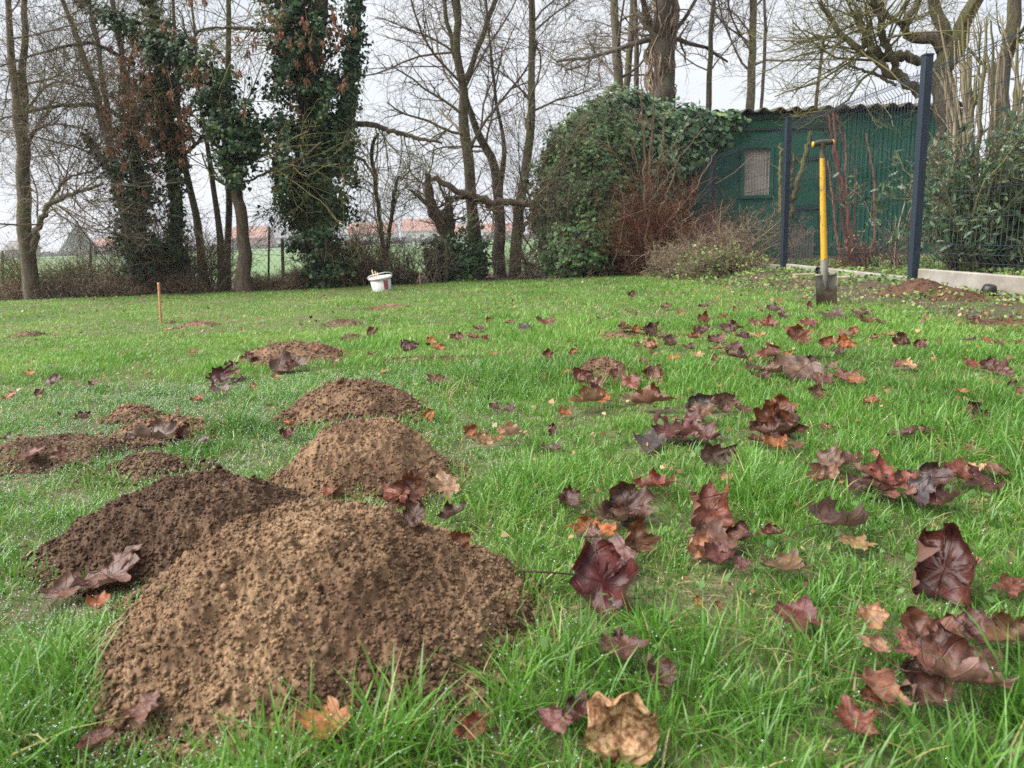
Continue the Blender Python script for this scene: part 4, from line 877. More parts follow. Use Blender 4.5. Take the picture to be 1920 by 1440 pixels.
mb = MB(); lathe(mb, [(r1 * 1.0, hb * .86), (r1 * 1.10, hb * .88), (r1 * 1.13, hb * 1.0), (r1 * 1.09, hb * 1.03), (r1 * .98, hb * 1.02), (r1 * .98, hb * .95)], 40, bk, tilt); mb.build('rim', WHT.m, bucket)
mb = MB(); t = np.linspace(0, np.pi, 20); hp = np.stack([r1 * 1.16 * np.cos(t), -r1 * 1.16 * np.sin(t) * .98, hb * .93 + .20 * sB * np.sin(t) * .28 + .03 * (np.cos(t) > .1) * np.cos(t)], -1) @ tilt.T + bk; tubes(mb, hp, np.full((1, 20), .0055), 7, .5); mb.build('handle', WHT.m, bucket)
mb = MB(); a = np.radians(np.linspace(-66, -38, 8)); rows = []
for q in (.12, .80): rr_ = (r0_ + (r1 - r0_) * q) * 1.012; rows.append(np.stack([rr_ * np.cos(a), rr_ * np.sin(a), np.full(8, hb * q)], -1))
k = np.arange(7); mb.add(np.concatenate(rows) @ tilt.T + bk, np.stack([k, k + 1, k + 9, k + 8], -1)); mb.build('label', REDL.m, bucket)

CANE = NT('bamboo_cane'); n = CANE.noise(20, 3, .6, stretch=(1, 1, .3)); CANE.color(CANE.ramp(n, [(.3, (.42, .20, .085)), (.7, (.62, .34, .16))])).set(Roughness=.6)
PALE = NT('pale_wood'); n = PALE.noise(20, 3, .6, stretch=(1, 1, .3)); PALE.color(PALE.ramp(n, [(.3, (.48, .33, .20)), (.7, (.66, .50, .34))])).set(Roughness=.7)
for k, (ox, oy, lx) in enumerate(((-.03, .0, -.05), (-.015, .02, -.035), (.0, -.01, -.02), (.015, .015, -.045))):
    b0 = bk + np.array([ox - .02, oy, .02]); mb = MB(); tubes(mb, np.stack([b0, b0 + np.array([lx, 0, hb * 1.38 - .015 * k])]), np.full((1, 2), .006), 7, .5, cap=True)
    tag(mb.build('wooden_peg', PALE.m), 'short pale wooden peg sticking out of the white bucket', 'peg', 'pegs in the white bucket')

# ------------------------------------------------------------------ stakes
def stake(pb, pt_, r_, lab, knots=True, mat=None, name='bamboo_stake', cat='stake', g='bamboo stakes marking the lawn'):
    b = G(*pb); t_ = P(pt_[0], pt_[1], b[1]); q = np.linspace(-.06, 1, 26)[:, None]; mb = MB(); R_k = np.full(26, r_); R_k[[6, 12, 18]] *= 1.18
    tubes(mb, b + (t_ - b) * q, R_k[None], 9, .5, cap=True); return tag(mb.build(name, mat or CANE.m), lab, cat, g)
stake((302, 605), (297, 530), .0075, 'orange bamboo stake standing upright in the left lawn'); stake((252, 549), (251, 533), .005, 'short bamboo stake at the far left edge of the lawn'); stake((788, 534), (786, 507), .0055, 'pale bamboo stake right of the white bucket')

# ------------------------------------------------------------------ trees, ivy and shrubs
def poly(pts, Y, n=24, ext=0.0, dY=0.0, wob=0.0):
    """pixel polyline (px, py, radius px) at distance Y -> points and radii; ext carries it on above the frame to that height"""
    p = np.array(pts, float); w_ = []
    for k, (a, b, r) in enumerate(p):
        yy_ = Y + dY * k / max(1, len(p) - 1); q = P(a, b, yy_); w_.append([*q, r / FPX * depth(q)])
    w_ = np.array(w_)
    if ext and w_[-1, 2] < ext:
        d_ = unit(w_[-1, :3] - w_[-2, :3]); d_[2] = max(d_[2], .5); d_ = unit(d_ + [0, 0, .6]); s_ = (ext - w_[-1, 2]) / d_[2]
        w_ = np.vstack([w_, [*(w_[-1, :3] + d_ * s_ * .5), w_[-1, 3] * .7], [*(w_[-1, :3] + d_ * s_), w_[-1, 3] * .35]])
    o = spline(w_, n); P3 = o[:, :3].copy(); P3[1:-1] += rng.normal(size=(n - 2, 3)) * (wob if wob else .25) * o[1:-1, 3:4]
    return P3, np.maximum(o[:, 3], .003)
def root_down(px, py, Y): 
    q = P(px, py, Y); return np.array([q[0], q[1], float(Zg(q[0], q[1]))])
CATK = mat_rnd('catkin_brown', [(0, (.030, .018, .012)), (1, (.10, .055, .035))], .8)[0].m
def crown(stems, k=(14, 7, 6), ln=(1.5, .75, .38), t0=.22, ang=58, up=.10, wander=.13, rmin=.0030, curl=.03, spread=(1, .7, 1), rr=.32):
    P1, R1 = np.stack([s[0] for s in stems]), np.stack([s[1] for s in stems]); out = []
    for lev in range(len(k)):
        P1, R1 = grow(P1, R1, k[lev], t0 if lev == 0 else .18, .97, ln[lev], ang if lev == 0 else 48, up, wander + .05 * lev, n=8 if lev == 0 else 6 if lev == 1 else 5, rr=rr if lev == 0 else .55, curl=curl, rmin=rmin * (1, .85, .7, .6)[lev], spread=spread if lev == 0 else None, taper=.4)
        out.append((P1, R1))
    return out
def ivy_on(mb, path, Y, n, size=.06, depthk=.8, dY=0.0, mn=.35):
    """path of (px, py, half width px): leaves in a loose sleeve around it"""
    p, r = poly(path, Y, 40, dY=dY, wob=.0); seg = np.linalg.norm(np.diff(p, axis=0), axis=1); wgt = np.concatenate([[seg[0]], seg]) * r; t = rng.choice(40, n, p=wgt / wgt.sum())
    c = p[t] + rng.normal(size=(n, 3)) * .03; a = rng.rand(n) * 2 * np.pi; T = unit(np.gradient(p, axis=0))[t]; s1 = unit(np.cross(T, [0, 1, 0])); s2 = np.cross(T, s1)
    d_ = s1 * np.cos(a)[:, None] + s2 * np.sin(a)[:, None] * depthk
    rad = r[t] * np.maximum(mn, np.sqrt(rng.rand(n))) * (1 + 1.1 * pn(c[:, 0] * 2.6 + np.cos(a), c[:, 2] * 2.6, np.sin(a) * 1.5 + c[:, 1]))
    pos = c + d_ * rad[:, None]; rv = np.clip(.42 + .9 * pn(pos[:, 0] * 3, pos[:, 1] * 3, pos[:, 2] * 3) + .22 * rng.normal(size=n), 0, 1)
    cards(mb, pos, d_ + [0, -.3, .45], rng.uniform(.6, 1.25, n) * size, IVY, rv)
def tree(name, label, stems, Y, bark, twig, cr_=None, ext=7.0, cat='tree', group='bare trees along the field edge', ivy=None, ivm=None, limbs=(), seeds=None, catk=.35, isz=.047, sides=12, bump=.10):
    b = stems[0][0]; r0_ = root_down(b[0], b[1], Y); t = empty(name, label, cat, r0_, group)
    S = []; mb = MB()
    for s in stems: p, r = poly(s, Y, ext=ext, dY=rng.uniform(-.3, .3) * (0 if ivy else 1)); S.append((p, r)); 
    p, r = S[0]; p[0, 2] = min(p[0, 2], r0_[2]) - .08; r[:3] *= [1.18, 1.08, 1.02]
    for p, r in S: tubes(mb, spline(np.column_stack([p, r]), 40)[:, :3], spline(np.column_stack([p, r]), 40)[:, 3], sides, .5, bump)
    Ls = []
    for l in limbs: p, r = poly(l, Y, ext=0, dY=rng.uniform(-.6, .1), wob=.35); Ls.append((p, r)); tubes(mb, p, r, 8, .5, .12)
    mb.build('trunk', bark, t)
    c = crown(S + Ls, **(cr_ or {})); tb = MB()
    for lev, (p, r) in enumerate(c): tubes(tb, p, r, (5, 4, 3, 3)[lev])
    if catk:
        p = c[-1][0]; k = rng.rand(len(p)) < catk; e = np.concatenate([p[k][:, -1], p[k][:, 2]]); cards(tb, e, rng.normal(size=e.shape), rng.uniform(.018, .034, len(e)), LAUREL, None, 1.5)
    tb.build('crown', twig, t)
    if ivy:
        ib = MB()
        for q, n in ivy: ivy_on(ib, q, Y - .16, int(n * 1.55), isz)
        ib.build('ivy', ivm or IVY_D, t)
    for (a, b_, sa_, sb2, n) in (seeds or ()):
        for _ in range(int(n * .95)):
            q = P(a + rng.normal() * sa_, b_ + rng.normal() * sb2, Y - rng.uniform(.15, .75)); m_ = rng.randint(14, 30); sb_ = MB()
            tubes(sb_, spline([q + [0, .06, .06], q + rng.normal(size=3) * .06 + [0, .2, .16], q + rng.normal(size=3) * .12 + [0, .35, .2]], 5), np.full((1, 5), .004), 3, .1)
            sb_.v[-1][:] = sb_.v[-1]; cards(sb_, q + rng.normal(size=(m_, 3)) * [.016, .016, .026], rng.normal(size=(m_, 3)) * [1, 1, .3], rng.uniform(.035, .065, m_), LAUREL, None, 2.5); sb_.build('seed_bunch', SEED, t)
    return t
FINE = dict(k=(22, 8, 7), ln=(1.9, .9, .45), up=.05)
# left: two-stemmed alder
tree('bare_tree', 'tall bare tree forking into two stems at the far left edge', [[(52, 512, 13), (48, 400, 11.5), (42, 300, 11), (40, 245, 10), (24, 120, 6.5), (14, 0, 5)], [(41, 250, 9), (44, 190, 7), (44, 120, 6), (46, 0, 5)]], 9.4, BARK_G, TWIG_G, FINE,
     limbs=[[(60, 470, 7), (72, 430, 6), (90, 388, 5), (125, 368, 4), (165, 355, 3), (193, 342, 2)], [(52, 300, 2.5), (60, 250, 2), (150, 240, 1.4), (190, 262, 1)], [(46, 210, 2.5), (100, 155, 2), (170, 168, 1.3)], [(90, 388, 3), (120, 340, 2.5), (180, 318, 1.5)]])
tree('bare_tree', 'slender leaning bare tree with a forked stem behind the ivy at left', [[(255, 530, 8), (232, 400, 7.5), (208, 290, 7), (177, 173, 6), (149, 80, 5), (117, 0, 4)], [(212, 300, 6), (204, 232, 5), (189, 133, 4.5), (173, 32, 4), (165, 0, 3.5)]], 10.4, BARK_B, TWIG_G, dict(k=(13, 6, 5), ln=(1.6, .8, .42)))
SEEDC = dict(k=(11, 4, 3), ln=(1.5, .8, .45), up=-.04, wander=.20, curl=.07)
tree('ivy_clad_tree', 'leftmost ivy covered trunk, hung with reddish brown seed bunches', [[(262, 520, 13), (258, 420, 12), (252, 320, 11), (248, 220, 9), (235, 150, 6)]], 9.5, BARK_D, TWIG_M, SEEDC, ext=4.5,
     ivy=[([(258, 500, 30), (255, 440, 42), (250, 380, 45), (248, 310, 42), (246, 240, 36), (250, 195, 26)], 2300), ([(225, 330, 14), (190, 295, 15), (168, 262, 12), (152, 246, 7)], 260)], limbs=[[(250, 230, 5), (180, 200, 4), (100, 200, 3), (0, 225, 2)], [(254, 120, 4), (173, 83, 3.5), (100, 93, 2.5), (0, 125, 1.5)]], seeds=[(258, 215, 32, 50, 46), (210, 265, 22, 40, 14), (235, 160, 30, 36, 14)], catk=.1)
tree('ivy_clad_tree', 'slim dark ivy column rising between the leftmost and the leaning ivy trunks', [[(336, 515, 12), (328, 400, 11), (321, 290, 10), (312, 180, 9), (294, 70, 8), (280, 0, 7)]], 9.7, BARK_D, TWIG_M, SEEDC,
     ivy=[([(334, 490, 18), (328, 400, 20), (323, 310, 24), (316, 210, 36), (304, 120, 28), (290, 40, 22), (279, -20, 18)], 2900)], limbs=[[(318, 280, 4), (345, 286, 4), (383, 250, 3), (407, 190, 2)], [(310, 170, 4), (350, 110, 3), (370, 60, 2.5), (423, 52, 2)], [(318, 230, 3), (262, 180, 2.5), (225, 117, 2)]], seeds=[(305, 190, 40, 60, 50), (345, 250, 26, 40, 20), (360, 100, 30, 40, 14)], catk=.1)
tree('ivy_clad_tree', 'leaning ivy wrapped tree whose bare lower trunk stands by the stump post', [[(460, 537, 14), (453, 450, 11.5), (446, 360, 10), (438, 280, 9), (415, 215, 8.5), (383, 148, 8), (322, 93, 6.5), (250, 58, 5), (193, 24, 4), (140, -5, 3)]], 9.2, BARK_B, TWIG_M, SEEDC, ext=0,
     ivy=[([(446, 345, 22), (441, 290, 42), (420, 220, 46), (388, 152, 45), (335, 100, 34), (262, 62, 22), (200, 28, 14), (150, 0, 9)], 3800), ([(450, 285, 30), (478, 245, 38), (510, 235, 26)], 700)], limbs=[[(470, 338, 2.2), (503, 322, 2.6), (564, 298, 2.4), (604, 266, 2)]], seeds=[(385, 120, 40, 40, 26)], catk=.1)
tree('bare_tree', 'thin straight bare trunk between the leaning and the massive ivy trees', [[(424, 535, 7), (428, 430, 6), (430, 250, 6), (429, 100, 5), (428, 0, 4.5)]], 10.2, BARK_G, TWIG_G, FINE)
tree('bare_tree', 'thin bare trunk leaning left beside the slim dark ivy column', [[(388, 540, 8), (372, 440, 7), (350, 330, 6), (335, 200, 4), (328, 60, 3)]], 10.0, BARK_G, TWIG_G, dict(k=(9, 5, 4), ln=(1.2, .7, .35)))
tree('bare_tree', 'bare trunk leaning towards the bare lower trunk of the leaning ivy tree', [[(421, 540, 7.5), (408, 400, 5.5), (393, 300, 4.5), (382, 240, 3.5), (370, 120, 2.5)]], 9.8, BARK_G, TWIG_G, dict(k=(9, 5, 4), ln=(1.2, .7, .35)))
tree('ivy_clad_tree', 'massive two stemmed tree thickly clad in dark ivy behind the white bucket', [[(612, 540, 30), (606, 440, 26), (600, 340, 23), (590, 240, 20), (586, 130, 16), (602, 0, 13)], [(625, 330, 15), (645, 230, 11), (656, 150, 9), (664, 60, 8), (668, 0, 7)], [(595, 260, 12), (560, 150, 10), (535, 60, 8), (520, 0, 7)]], 9.6, BARK_B, TWIG_M, dict(k=(12, 5, 4), ln=(1.5, .8, .42), up=-.02, wander=.19, curl=.06),
     ivy=[([(606, 530, 40), (598, 460, 58), (590, 390, 70), (582, 310, 74), (590, 220, 60), (578, 120, 60), (556, 45, 62), (535, -30, 60)], 12500), ([(640, 300, 22), (650, 200, 21), (657, 120, 20), (664, 30, 20), (667, -20, 18)], 1700), ([(520, 300, 26), (548, 330, 30), (560, 400, 30)], 700)],
     limbs=[[(640, 236, 6), (690, 234, 5), (755, 252, 4), (800, 262, 3.2), (829, 268, 2)], [(604, 310, 5), (564, 314, 5), (556, 338, 3.5), (556, 365, 2)], [(590, 70, 5), (556, 64, 5), (495, 56, 4), (423, 52, 3)], [(640, 290, 3), (680, 300, 3), (700, 330, 2)]], seeds=[(580, 110, 34, 46, 40), (520, 50, 26, 30, 16), (632, 80, 20, 46, 10)], catk=.12)
# centre
tree('bare_tree', 'forked grey trunk in the middle, tallest of the open centre clump', [[(896, 505, 12), (886, 370, 10.5), (876, 272, 10), (868, 175, 8.5), (860, 109, 7.5), (858, 0, 6.5), (857, -40, 6)], [(858, 120, 5), (847, 80, 4.5), (836, 30, 4), (833, 0, 4)], [(873, 150, 5.5), (890, 105, 5), (907, 58, 5), (930, 0, 4.5)]], 10.8, BARK_G, TWIG_G, dict(k=(24, 8, 7), ln=(2.1, .95, .45), up=.06), ivy=[([(893, 525, 34), (890, 470, 34), (884, 430, 26), (884, 405, 10)], 800)], ivm=IVY_L)
tree('bare_tree', 'dark crooked trunk crossing behind the forked grey trunk', [[(938, 508, 11), (934, 370, 9.5), (923, 311, 8.5), (899, 253, 7), (880, 205, 5), (872, 165, 3)], [(938, 380, 6), (943, 330, 5.5), (944, 272, 4), (930, 187, 3), (923, 128, 2.5), (915, 40, 2)]], 11.0, BARK_D, TWIG_G, dict(k=(20, 8, 6), ln=(1.7, .85, .45)), ext=6)
tree('bare_tree', 'straight slim trunk left of the ivy covered shed, with a torn patch', [[(963, 505, 10), (979, 370, 9), (991, 272, 8), (998, 136, 6.5), (998, 0, 6)]], 10.7, BARK_G, TWIG_G, dict(k=(24, 8, 7), ln=(2.1, .95, .45)), limbs=[[(975, 440, 4), (1000, 400, 3.5), (1020, 380, 2.5), (1040, 340, 1.5)], [(965, 460, 3.5), (985, 490, 3), (1010, 500, 2), (1030, 480, 1.5)], [(1000, 110, 2.5), (1006, 82, 2), (1000, 78, 1.5)]])
bt = tree('broken_tree', 'broken tree in the centre with a snapped trunk lying sideways', [[(845, 525, 12), (838, 450, 12), (828, 425, 11), (810, 389, 9.5), (803, 350, 8), (801, 326, 5)]], 10.5, BARK_B, TWIG_B, dict(k=(7, 5, 4), ln=(.8, .5, .3), t0=.4), ext=0, catk=0,
     limbs=[[(806, 388, 5), (798, 380, 4), (780, 364, 3.5), (767, 356, 2)], [(806, 340, 3.5), (815, 336, 4.5), (840, 348, 5.5), (864, 360, 6), (911, 376, 6.5), (973, 380, 6), (1004, 389, 4)], [(842, 470, 8), (841, 400, 8), (840, 368, 5)], [(838, 372, 4), (870, 372, 4), (905, 380, 4), (930, 400, 3)]], ivy=[([(850, 530, 30), (848, 480, 24), (845, 440, 14)], 420)], ivm=IVY_L)
RAW = NT('torn_wood'); n = RAW.noise(20, 4, .6, stretch=(1, 1, .2)); RAW.color(RAW.ramp(n, [(.3, (.34, .17, .06)), (.7, (.55, .33, .14))])).set(Roughness=.8)
p, r = poly([(966, 380, 3), (965, 389, 4.5), (964, 398, 3)], 10.25, 6); mb = MB(); tubes(mb, p, r, 7, .5, .2); mb.build('torn_wood', RAW.m, bt)
tree('young_tree', 'spindly dark young tree growing over the white bucket', [[(722, 510, 4.5), (714, 420, 4), (702, 330, 3.5), (702, 260, 3), (710, 250, 2)], [(724, 500, 4), (735, 400, 3.5), (742, 350, 3), (748, 330, 2)]], 10.2, BARK_D, TWIG_G, dict(k=(12, 6, 4), ln=(.9, .5, .3), t0=.2, wander=.2), ext=0, group=None)
# behind the shed
for k, (st, Y, bark, lab) in enumerate((
 ([[(1160, 300, 10), (1158, 160, 9), (1155, 60, 8), (1152, 0, 7)]], 15.5, BARK_G, 'bare trunk rising behind the highest ivy hump, leftmost behind the shed'),
 ([[(1178, 300, 7), (1176, 170, 6.5), (1184, 60, 6), (1186, 0, 6)]], 16.5, BARK_G, 'slim bare trunk right beside the leftmost one behind the shed'),
 ([[(1196, 300, 5), (1194, 180, 5), (1192, 60, 4.5), (1190, 0, 4)]], 16.0, BARK_B, 'thinner stem between the slim trunk and the thick creeper tree'),
 ([[(1236, 300, 23), (1240, 200, 20), (1243, 110, 19), (1246, 40, 18), (1250, 0, 17)], [(1228, 60, 7), (1215, 30, 6), (1203, 0, 5)], [(1262, 66, 4), (1280, 38, 3.5), (1305, 0, 3)]], 15.0, BARK_D, 'thick trunk wrapped in dry creepers behind the shed roof'),
 ([[(1322, 300, 6), (1328, 190, 5.5), (1332, 80, 4.5), (1338, 0, 4)]], 16.0, BARK_G, 'thin mossy trunk in the gap right of the thick creeper tree'),
 ([[(1402, 300, 9), (1406, 190, 8), (1411, 90, 7), (1414, 0, 6.5)]], 15.5, BARK_G, 'bare trunk above the left end of the visible wavy roof'),
 ([[(1424, 300, 3.5), (1428, 190, 3), (1436, 60, 3), (1434, 0, 2.5)]], 15.0, BARK_D, 'very thin dark stem right of the trunk above the wavy roof'),
 ([[(1525, 260, 3.5), (1535, 150, 3), (1550, 60, 2), (1560, 40, 1.5)]], 14.5, BARK_D, 'thin leaning stem rising over the middle of the wavy roof'))):
    t = tree('bare_tree', lab, st, Y, bark, TWIG_G, dict(k=(18, 7, 6), ln=(2.0, 1.0, .5), t0=.22, rmin=.0040, up=.03, wander=.17), ext=8.5, group='bare trees behind the shed', catk=.5)
    if k == 3:
        mb = MB(); p0, r0_ = poly(st[0], Y, 24, ext=7); m_ = 170; V = np.zeros((m_, 14, 3)); a = rng.rand(m_) * 6.28; tq = np.sort(rng.uniform(0, 1, (m_, 2)), 1)
        for j in range(14):
            q = tq[:, 0] + (tq[:, 1] - tq[:, 0]) * j / 13; i_ = (q * 23).astype(int); aa = a + 1.2 * pn(a * 3, q * 5, 2.2) * 2
            V[:, j] = p0[i_] + np.stack([np.cos(aa), np.sin(aa), 0 * aa], 1) * (r0_[i_] * rng.uniform(1.08, 1.35, m_))[:, None]; V[:, j, 2] = p0[0, 2] + (p0[-1, 2] - p0[0, 2]) * q
        tubes(mb, V, np.full((m_, 14), .011), 4); mb.build('creeper', TWIG_B, t)
# right, beyond the mesh fence
tree('pollard_tree', 'knobbly mossy pollard with crooked limbs behind the near fence post', [[(1772, 500, 21), (1770, 320, 20), (1770, 200, 20), (1776, 130, 21), (1790, 80, 17), (1808, 40, 14), (1828, 0, 12)], [(1772, 110, 15), (1768, 62, 12), (1758, 20, 10), (1746, -10, 9)], [(1766, 95, 11), (1745, 65, 12), (1725, 68, 10), (1704, 70, 8), (1698, 45, 7), (1712, 20, 6)]], 9.0, BARK_G, TWIG_M, dict(k=(13, 6, 4), ln=(1.5, .9, .45), t0=.4, wander=.2), ext=5.5, group=None, catk=.15, bump=.2,
     limbs=[[(1735, 122, 9), (1700, 108, 9), (1658, 104, 9), (1625, 84, 8), (1616, 50, 7), (1605, 20, 5)], [(1725, 180, 9), (1692, 150, 9), (1667, 135, 8), (1640, 112, 7), (1600, 86, 6), (1562, 45, 5), (1537, 2, 4)], [(1690, 150, 7), (1672, 110, 7), (1655, 70, 7), (1648, 30, 6), (1636, -5, 5)], [(1680, 160, 3), (1640, 140, 3), (1590, 122, 2)], [(1640, -10, 5), (1665, 30, 5), (1700, 45, 4)]])
tree('bare_tree', 'mossy trunk leaning at the right picture edge beyond the mesh fence', [[(1858, 500, 14), (1868, 330, 14), (1876, 200, 14), (1884, 110, 13), (1897, 30, 12), (1904, -10, 11)]], 8.2, BARK_G, TWIG_M, dict(k=(14, 6, 4), ln=(1.0, .7, .4)), ext=5, group=None, catk=.1)

def shrub(name, label, px, py, Y, wpx, hpx, n, mat, k=(4, 3), ln=(.4, .25), rbase=.006, up=.12, wander=.14, lean=.5, leaves=None, lsize=.05, ltmpl=LAUREL, lmat=None, cat='bush', group=None, base=.5, curl=.03, hvar=.45, depthk=.5, rmin=.0022, lk=2):
    g = root_down(px, py, Y); sc_ = depth(g) / FPX; W_, H_ = wpx * sc_, hpx * sc_
    t = empty(name, label, cat, g, group); x = g[0] + rng.uniform(-1, 1, n) * W_ * base; y = g[1] + rng.uniform(-1, 1, n) * W_ * base * depthk
    St = np.zeros((n, 9, 3)); St[:, 0] = np.stack([x, y, Zg(x, y) - .03], 1); D = unit(np.stack([(x - g[0]) / max(W_, .01) * lean * 2 + rng.normal(size=n) * lean * .5, rng.normal(size=n) * lean * .4, np.ones(n)], 1))
    Ln = H_ * rng.uniform(1 - hvar, 1.1, n); cv = rng.normal(size=(n, 3)) * curl
    for j in range(1, 9): D = unit(D + rng.normal(size=(n, 3)) * wander + cv); St[:, j] = St[:, j - 1] + D * (Ln / 8)[:, None]
    Rd = (rbase * rng.uniform(.6, 1.4, n))[:, None] * np.linspace(1, .35, 9)[None]; mb = MB(); tubes(mb, St, Rd, 5)
    A, B = St, Rd
    for lev in range(len(k)): A, B = grow(A, B, k[lev], .15, .97, ln[lev], 50, up, wander * 1.4, n=5, rr=.55, rmin=rmin, curl=curl); tubes(mb, A, B, 3)
    mb.build('stems', mat, t)
    if leaves:
        e = A[rng.rand(len(A)) < leaves]; e = np.concatenate([e[:, q] for q in (-1, 3, 2)[:lk]]); lb = MB(); cards(lb, e + rng.normal(size=e.shape) * lsize * .4, rng.normal(size=e.shape) * .6 + [0, -.5, .5], rng.uniform(.6, 1.2, len(e)) * lsize, ltmpl, None, .5); lb.build('foliage', lmat, t)
    return t
# brush along the far fence
BR = 'bare brush along the far wire fence'
for (px, w_, h_, n, mt, lab) in ((25, 85, 95, 52, TWIG_M, 'grey brown brush at the foot of the forked left edge tree'), (110, 80, 85, 48, TWIG_M, 'low brush in front of the far dark conifer'), (190, 80, 95, 55, TWIG_G, 'tangled brush left of the leftmost ivy trunk'), (268, 70, 130, 62, TWIG_B, 'tall brown brush around the leftmost ivy trunk'), (335, 60, 190, 60, TWIG_B, 'tall upright brown shoots around the slim ivy column'), (395, 60, 120, 60, TWIG_B, 'upright shoots right of the green metal post'),
                                (640, 60, 150, 75, TWIG_B, 'tangle of brown and reddish stems against the massive ivy trunk'), (690, 60, 110, 45, TWIG_B, 'leaning brush directly behind the white bucket'), (760, 70, 100, 50, TWIG_G, 'sparse brush right of the white bucket'), (985, 55, 60, 30, TWIG_G, 'sparse twigs between the straight slim trunk and the shed ivy')):
    Yb = 9.75 + .15 * rng.rand() + (.4 if px > 900 else 0); shrub('brush', lab, px, 545, Yb, w_, h_, n, mt, k=(5, 4), ln=(.38, .22), lean=.55, curl=.06, group=BR, wander=.17, leaves=.12, lsize=.03, lmat=DRYL, lk=1)
for (px, w_, h_, n, mt, lab) in ((65, 90, 38, 95, TWIG_B, 'dense low bramble at the lawn edge under the forked left edge tree'), (160, 90, 38, 95, TWIG_G, 'dense low bramble at the lawn edge left of the far short stake'), (250, 90, 38, 95, TWIG_B, 'dense low bramble behind the far short stake'), (330, 70, 36, 80, TWIG_B, 'dense low bramble left of the green metal post'), (510, 90, 26, 80, TWIG_B, 'low bramble between the stump post and the massive ivy tree'), (590, 70, 45, 85, TWIG_B, 'low bramble hiding the foot of the massive ivy tree')):
    shrub('bramble', lab, px, 545, 9.55, w_, h_, n, mt, k=(6, 4), ln=(.26, .15), lean=.9, curl=.1, group='low brambles at the lawn edge', wander=.22, base=.55, leaves=.25, lsize=.035, lmat=DRYL, lk=1, rbase=.004)
def ivy_clump(name, label, blobs, n, mat, size, group=None, cat='ivy', Y0=None, stemn=0):
    g = root_down(blobs[0][0], blobs[0][1], blobs[0][4]); t = empty(name, label, cat, g, group); lb = MB(); tot = sum(b[2] * b[3] for b in blobs)
    for (px, py, rx, ry, Y) in blobs:
        c = P(px, py, Y); k = depth(c) / FPX; m_ = int(n * rx * ry / tot); d_ = unit(rng.normal(size=(m_, 3))); d_[:, 1] = -np.abs(d_[:, 1]) * .9 + .15 * rng.rand(m_); d_ = unit(d_)
        sh = (.52 + .48 * rng.rand(m_) ** .6) * (1 + .62 * pn(d_[:, 0] * 2.2 + px, d_[:, 1] * 2.2, d_[:, 2] * 2.2) + .55 * pn(d_[:, 0] * 5, d_[:, 1] * 5 + px, d_[:, 2] * 5))
        pos = c + d_ * sh[:, None] * np.array([rx * k, min(rx, ry) * k * .8, ry * k]); pos[:, 2] = np.maximum(pos[:, 2], Zg(pos[:, 0], pos[:, 1]) + .02)
        rv = np.clip(.38 + 1.0 * pn(pos[:, 0] * 2.6, pos[:, 1] * 2.6, pos[:, 2] * 2.6) + .25 * rng.normal(size=m_) + .12 * (d_[:, 2] > .5), 0, 1)
        cards(lb, pos, d_ * .8 + [0, -.35, .5], rng.uniform(.55, 1.3, m_) * size, IVY, rv)
    lb.build('foliage', mat, t)
    sb_ = MB(); m_ = 40; b = blobs[0]; c = P(b[0], b[1], b[4]); k = depth(c) / FPX; V = np.zeros((m_, 8, 3)); V[:, 0] = c + rng.normal(size=(m_, 3)) * [b[2] * k * .35, .15, 0] ; V[:, 0, 2] = g[2] - .03
    D = unit(rng.normal(size=(m_, 3)) * [.3, .3, .1] + [0, .1, 1])
    for j in range(1, 8): D = unit(D + rng.normal(size=(m_, 3)) * .15); V[:, j] = V[:, j - 1] + D * (c[2] + b[3] * k * .6 - g[2]) / 7
    tubes(sb_, V, np.full((m_, 8), .008), 5); sb_.build('stems', TWIG_B, t); return t
ivy_clump('ivy_mass', 'large bushy green ivy mass swallowing the left end of the shed', [(1095, 375, 88, 125, 10.6), (1085, 470, 62, 52, 9.9), (1050, 430, 42, 80, 10.3), (1125, 300, 80, 85, 11.0), (1130, 450, 50, 70, 10.2), (1060, 300, 40, 50, 10.9), (1035, 330, 25, 50, 10.7), (1040, 490, 30, 30, 10.0), (1095, 262, 60, 48, 11.6), (1018, 400, 22, 40, 10.6)], 32000, IVY_L, .052)
ivy_clump('roof_ivy', 'grey green large leaved ivy hanging over the shed roof edge', [(1180, 235, 90, 55, 12.0), (1160, 205, 52, 40, 11.8), (1120, 235, 55, 42, 11.9), (1260, 235, 80, 38, 12.25), (1330, 228, 60, 20, 12.35), (1215, 300, 70, 75, 12.0), (1290, 285, 48, 45, 12.3), (1330, 255, 42, 32, 12.4), (1262, 340, 28, 50, 12.3), (1270, 430, 18, 60, 12.3), (1372, 216, 22, 9, 12.4)], 7200, IVY_T, .085)
ivy_clump('dark_ivy', 'dark ivy in the hollow behind the russet dead bush', [(1195, 430, 75, 90, 10.9), (1165, 360, 40, 70, 11.0)], 3600, IVY_D, .06)
ivy_clump('ground_ivy', 'dark low ivy patch around the post right of the white bucket', [(818, 490, 22, 45, 10.2), (870, 500, 45, 38, 10.3)], 1300, IVY_D, .06)
ivy_clump('ground_ivy', 'small dark ivy patch at the lawn edge behind the white bucket', [(690, 515, 38, 26, 10.0), (750, 520, 40, 14, 10.0)], 700, IVY_D, .06)
ivy_clump('evergreen_bush', 'round dark evergreen bush among brush beside the green metal post', [(300, 485, 40, 36, 10.3)], 700, IVY_D, .06, cat='bush')
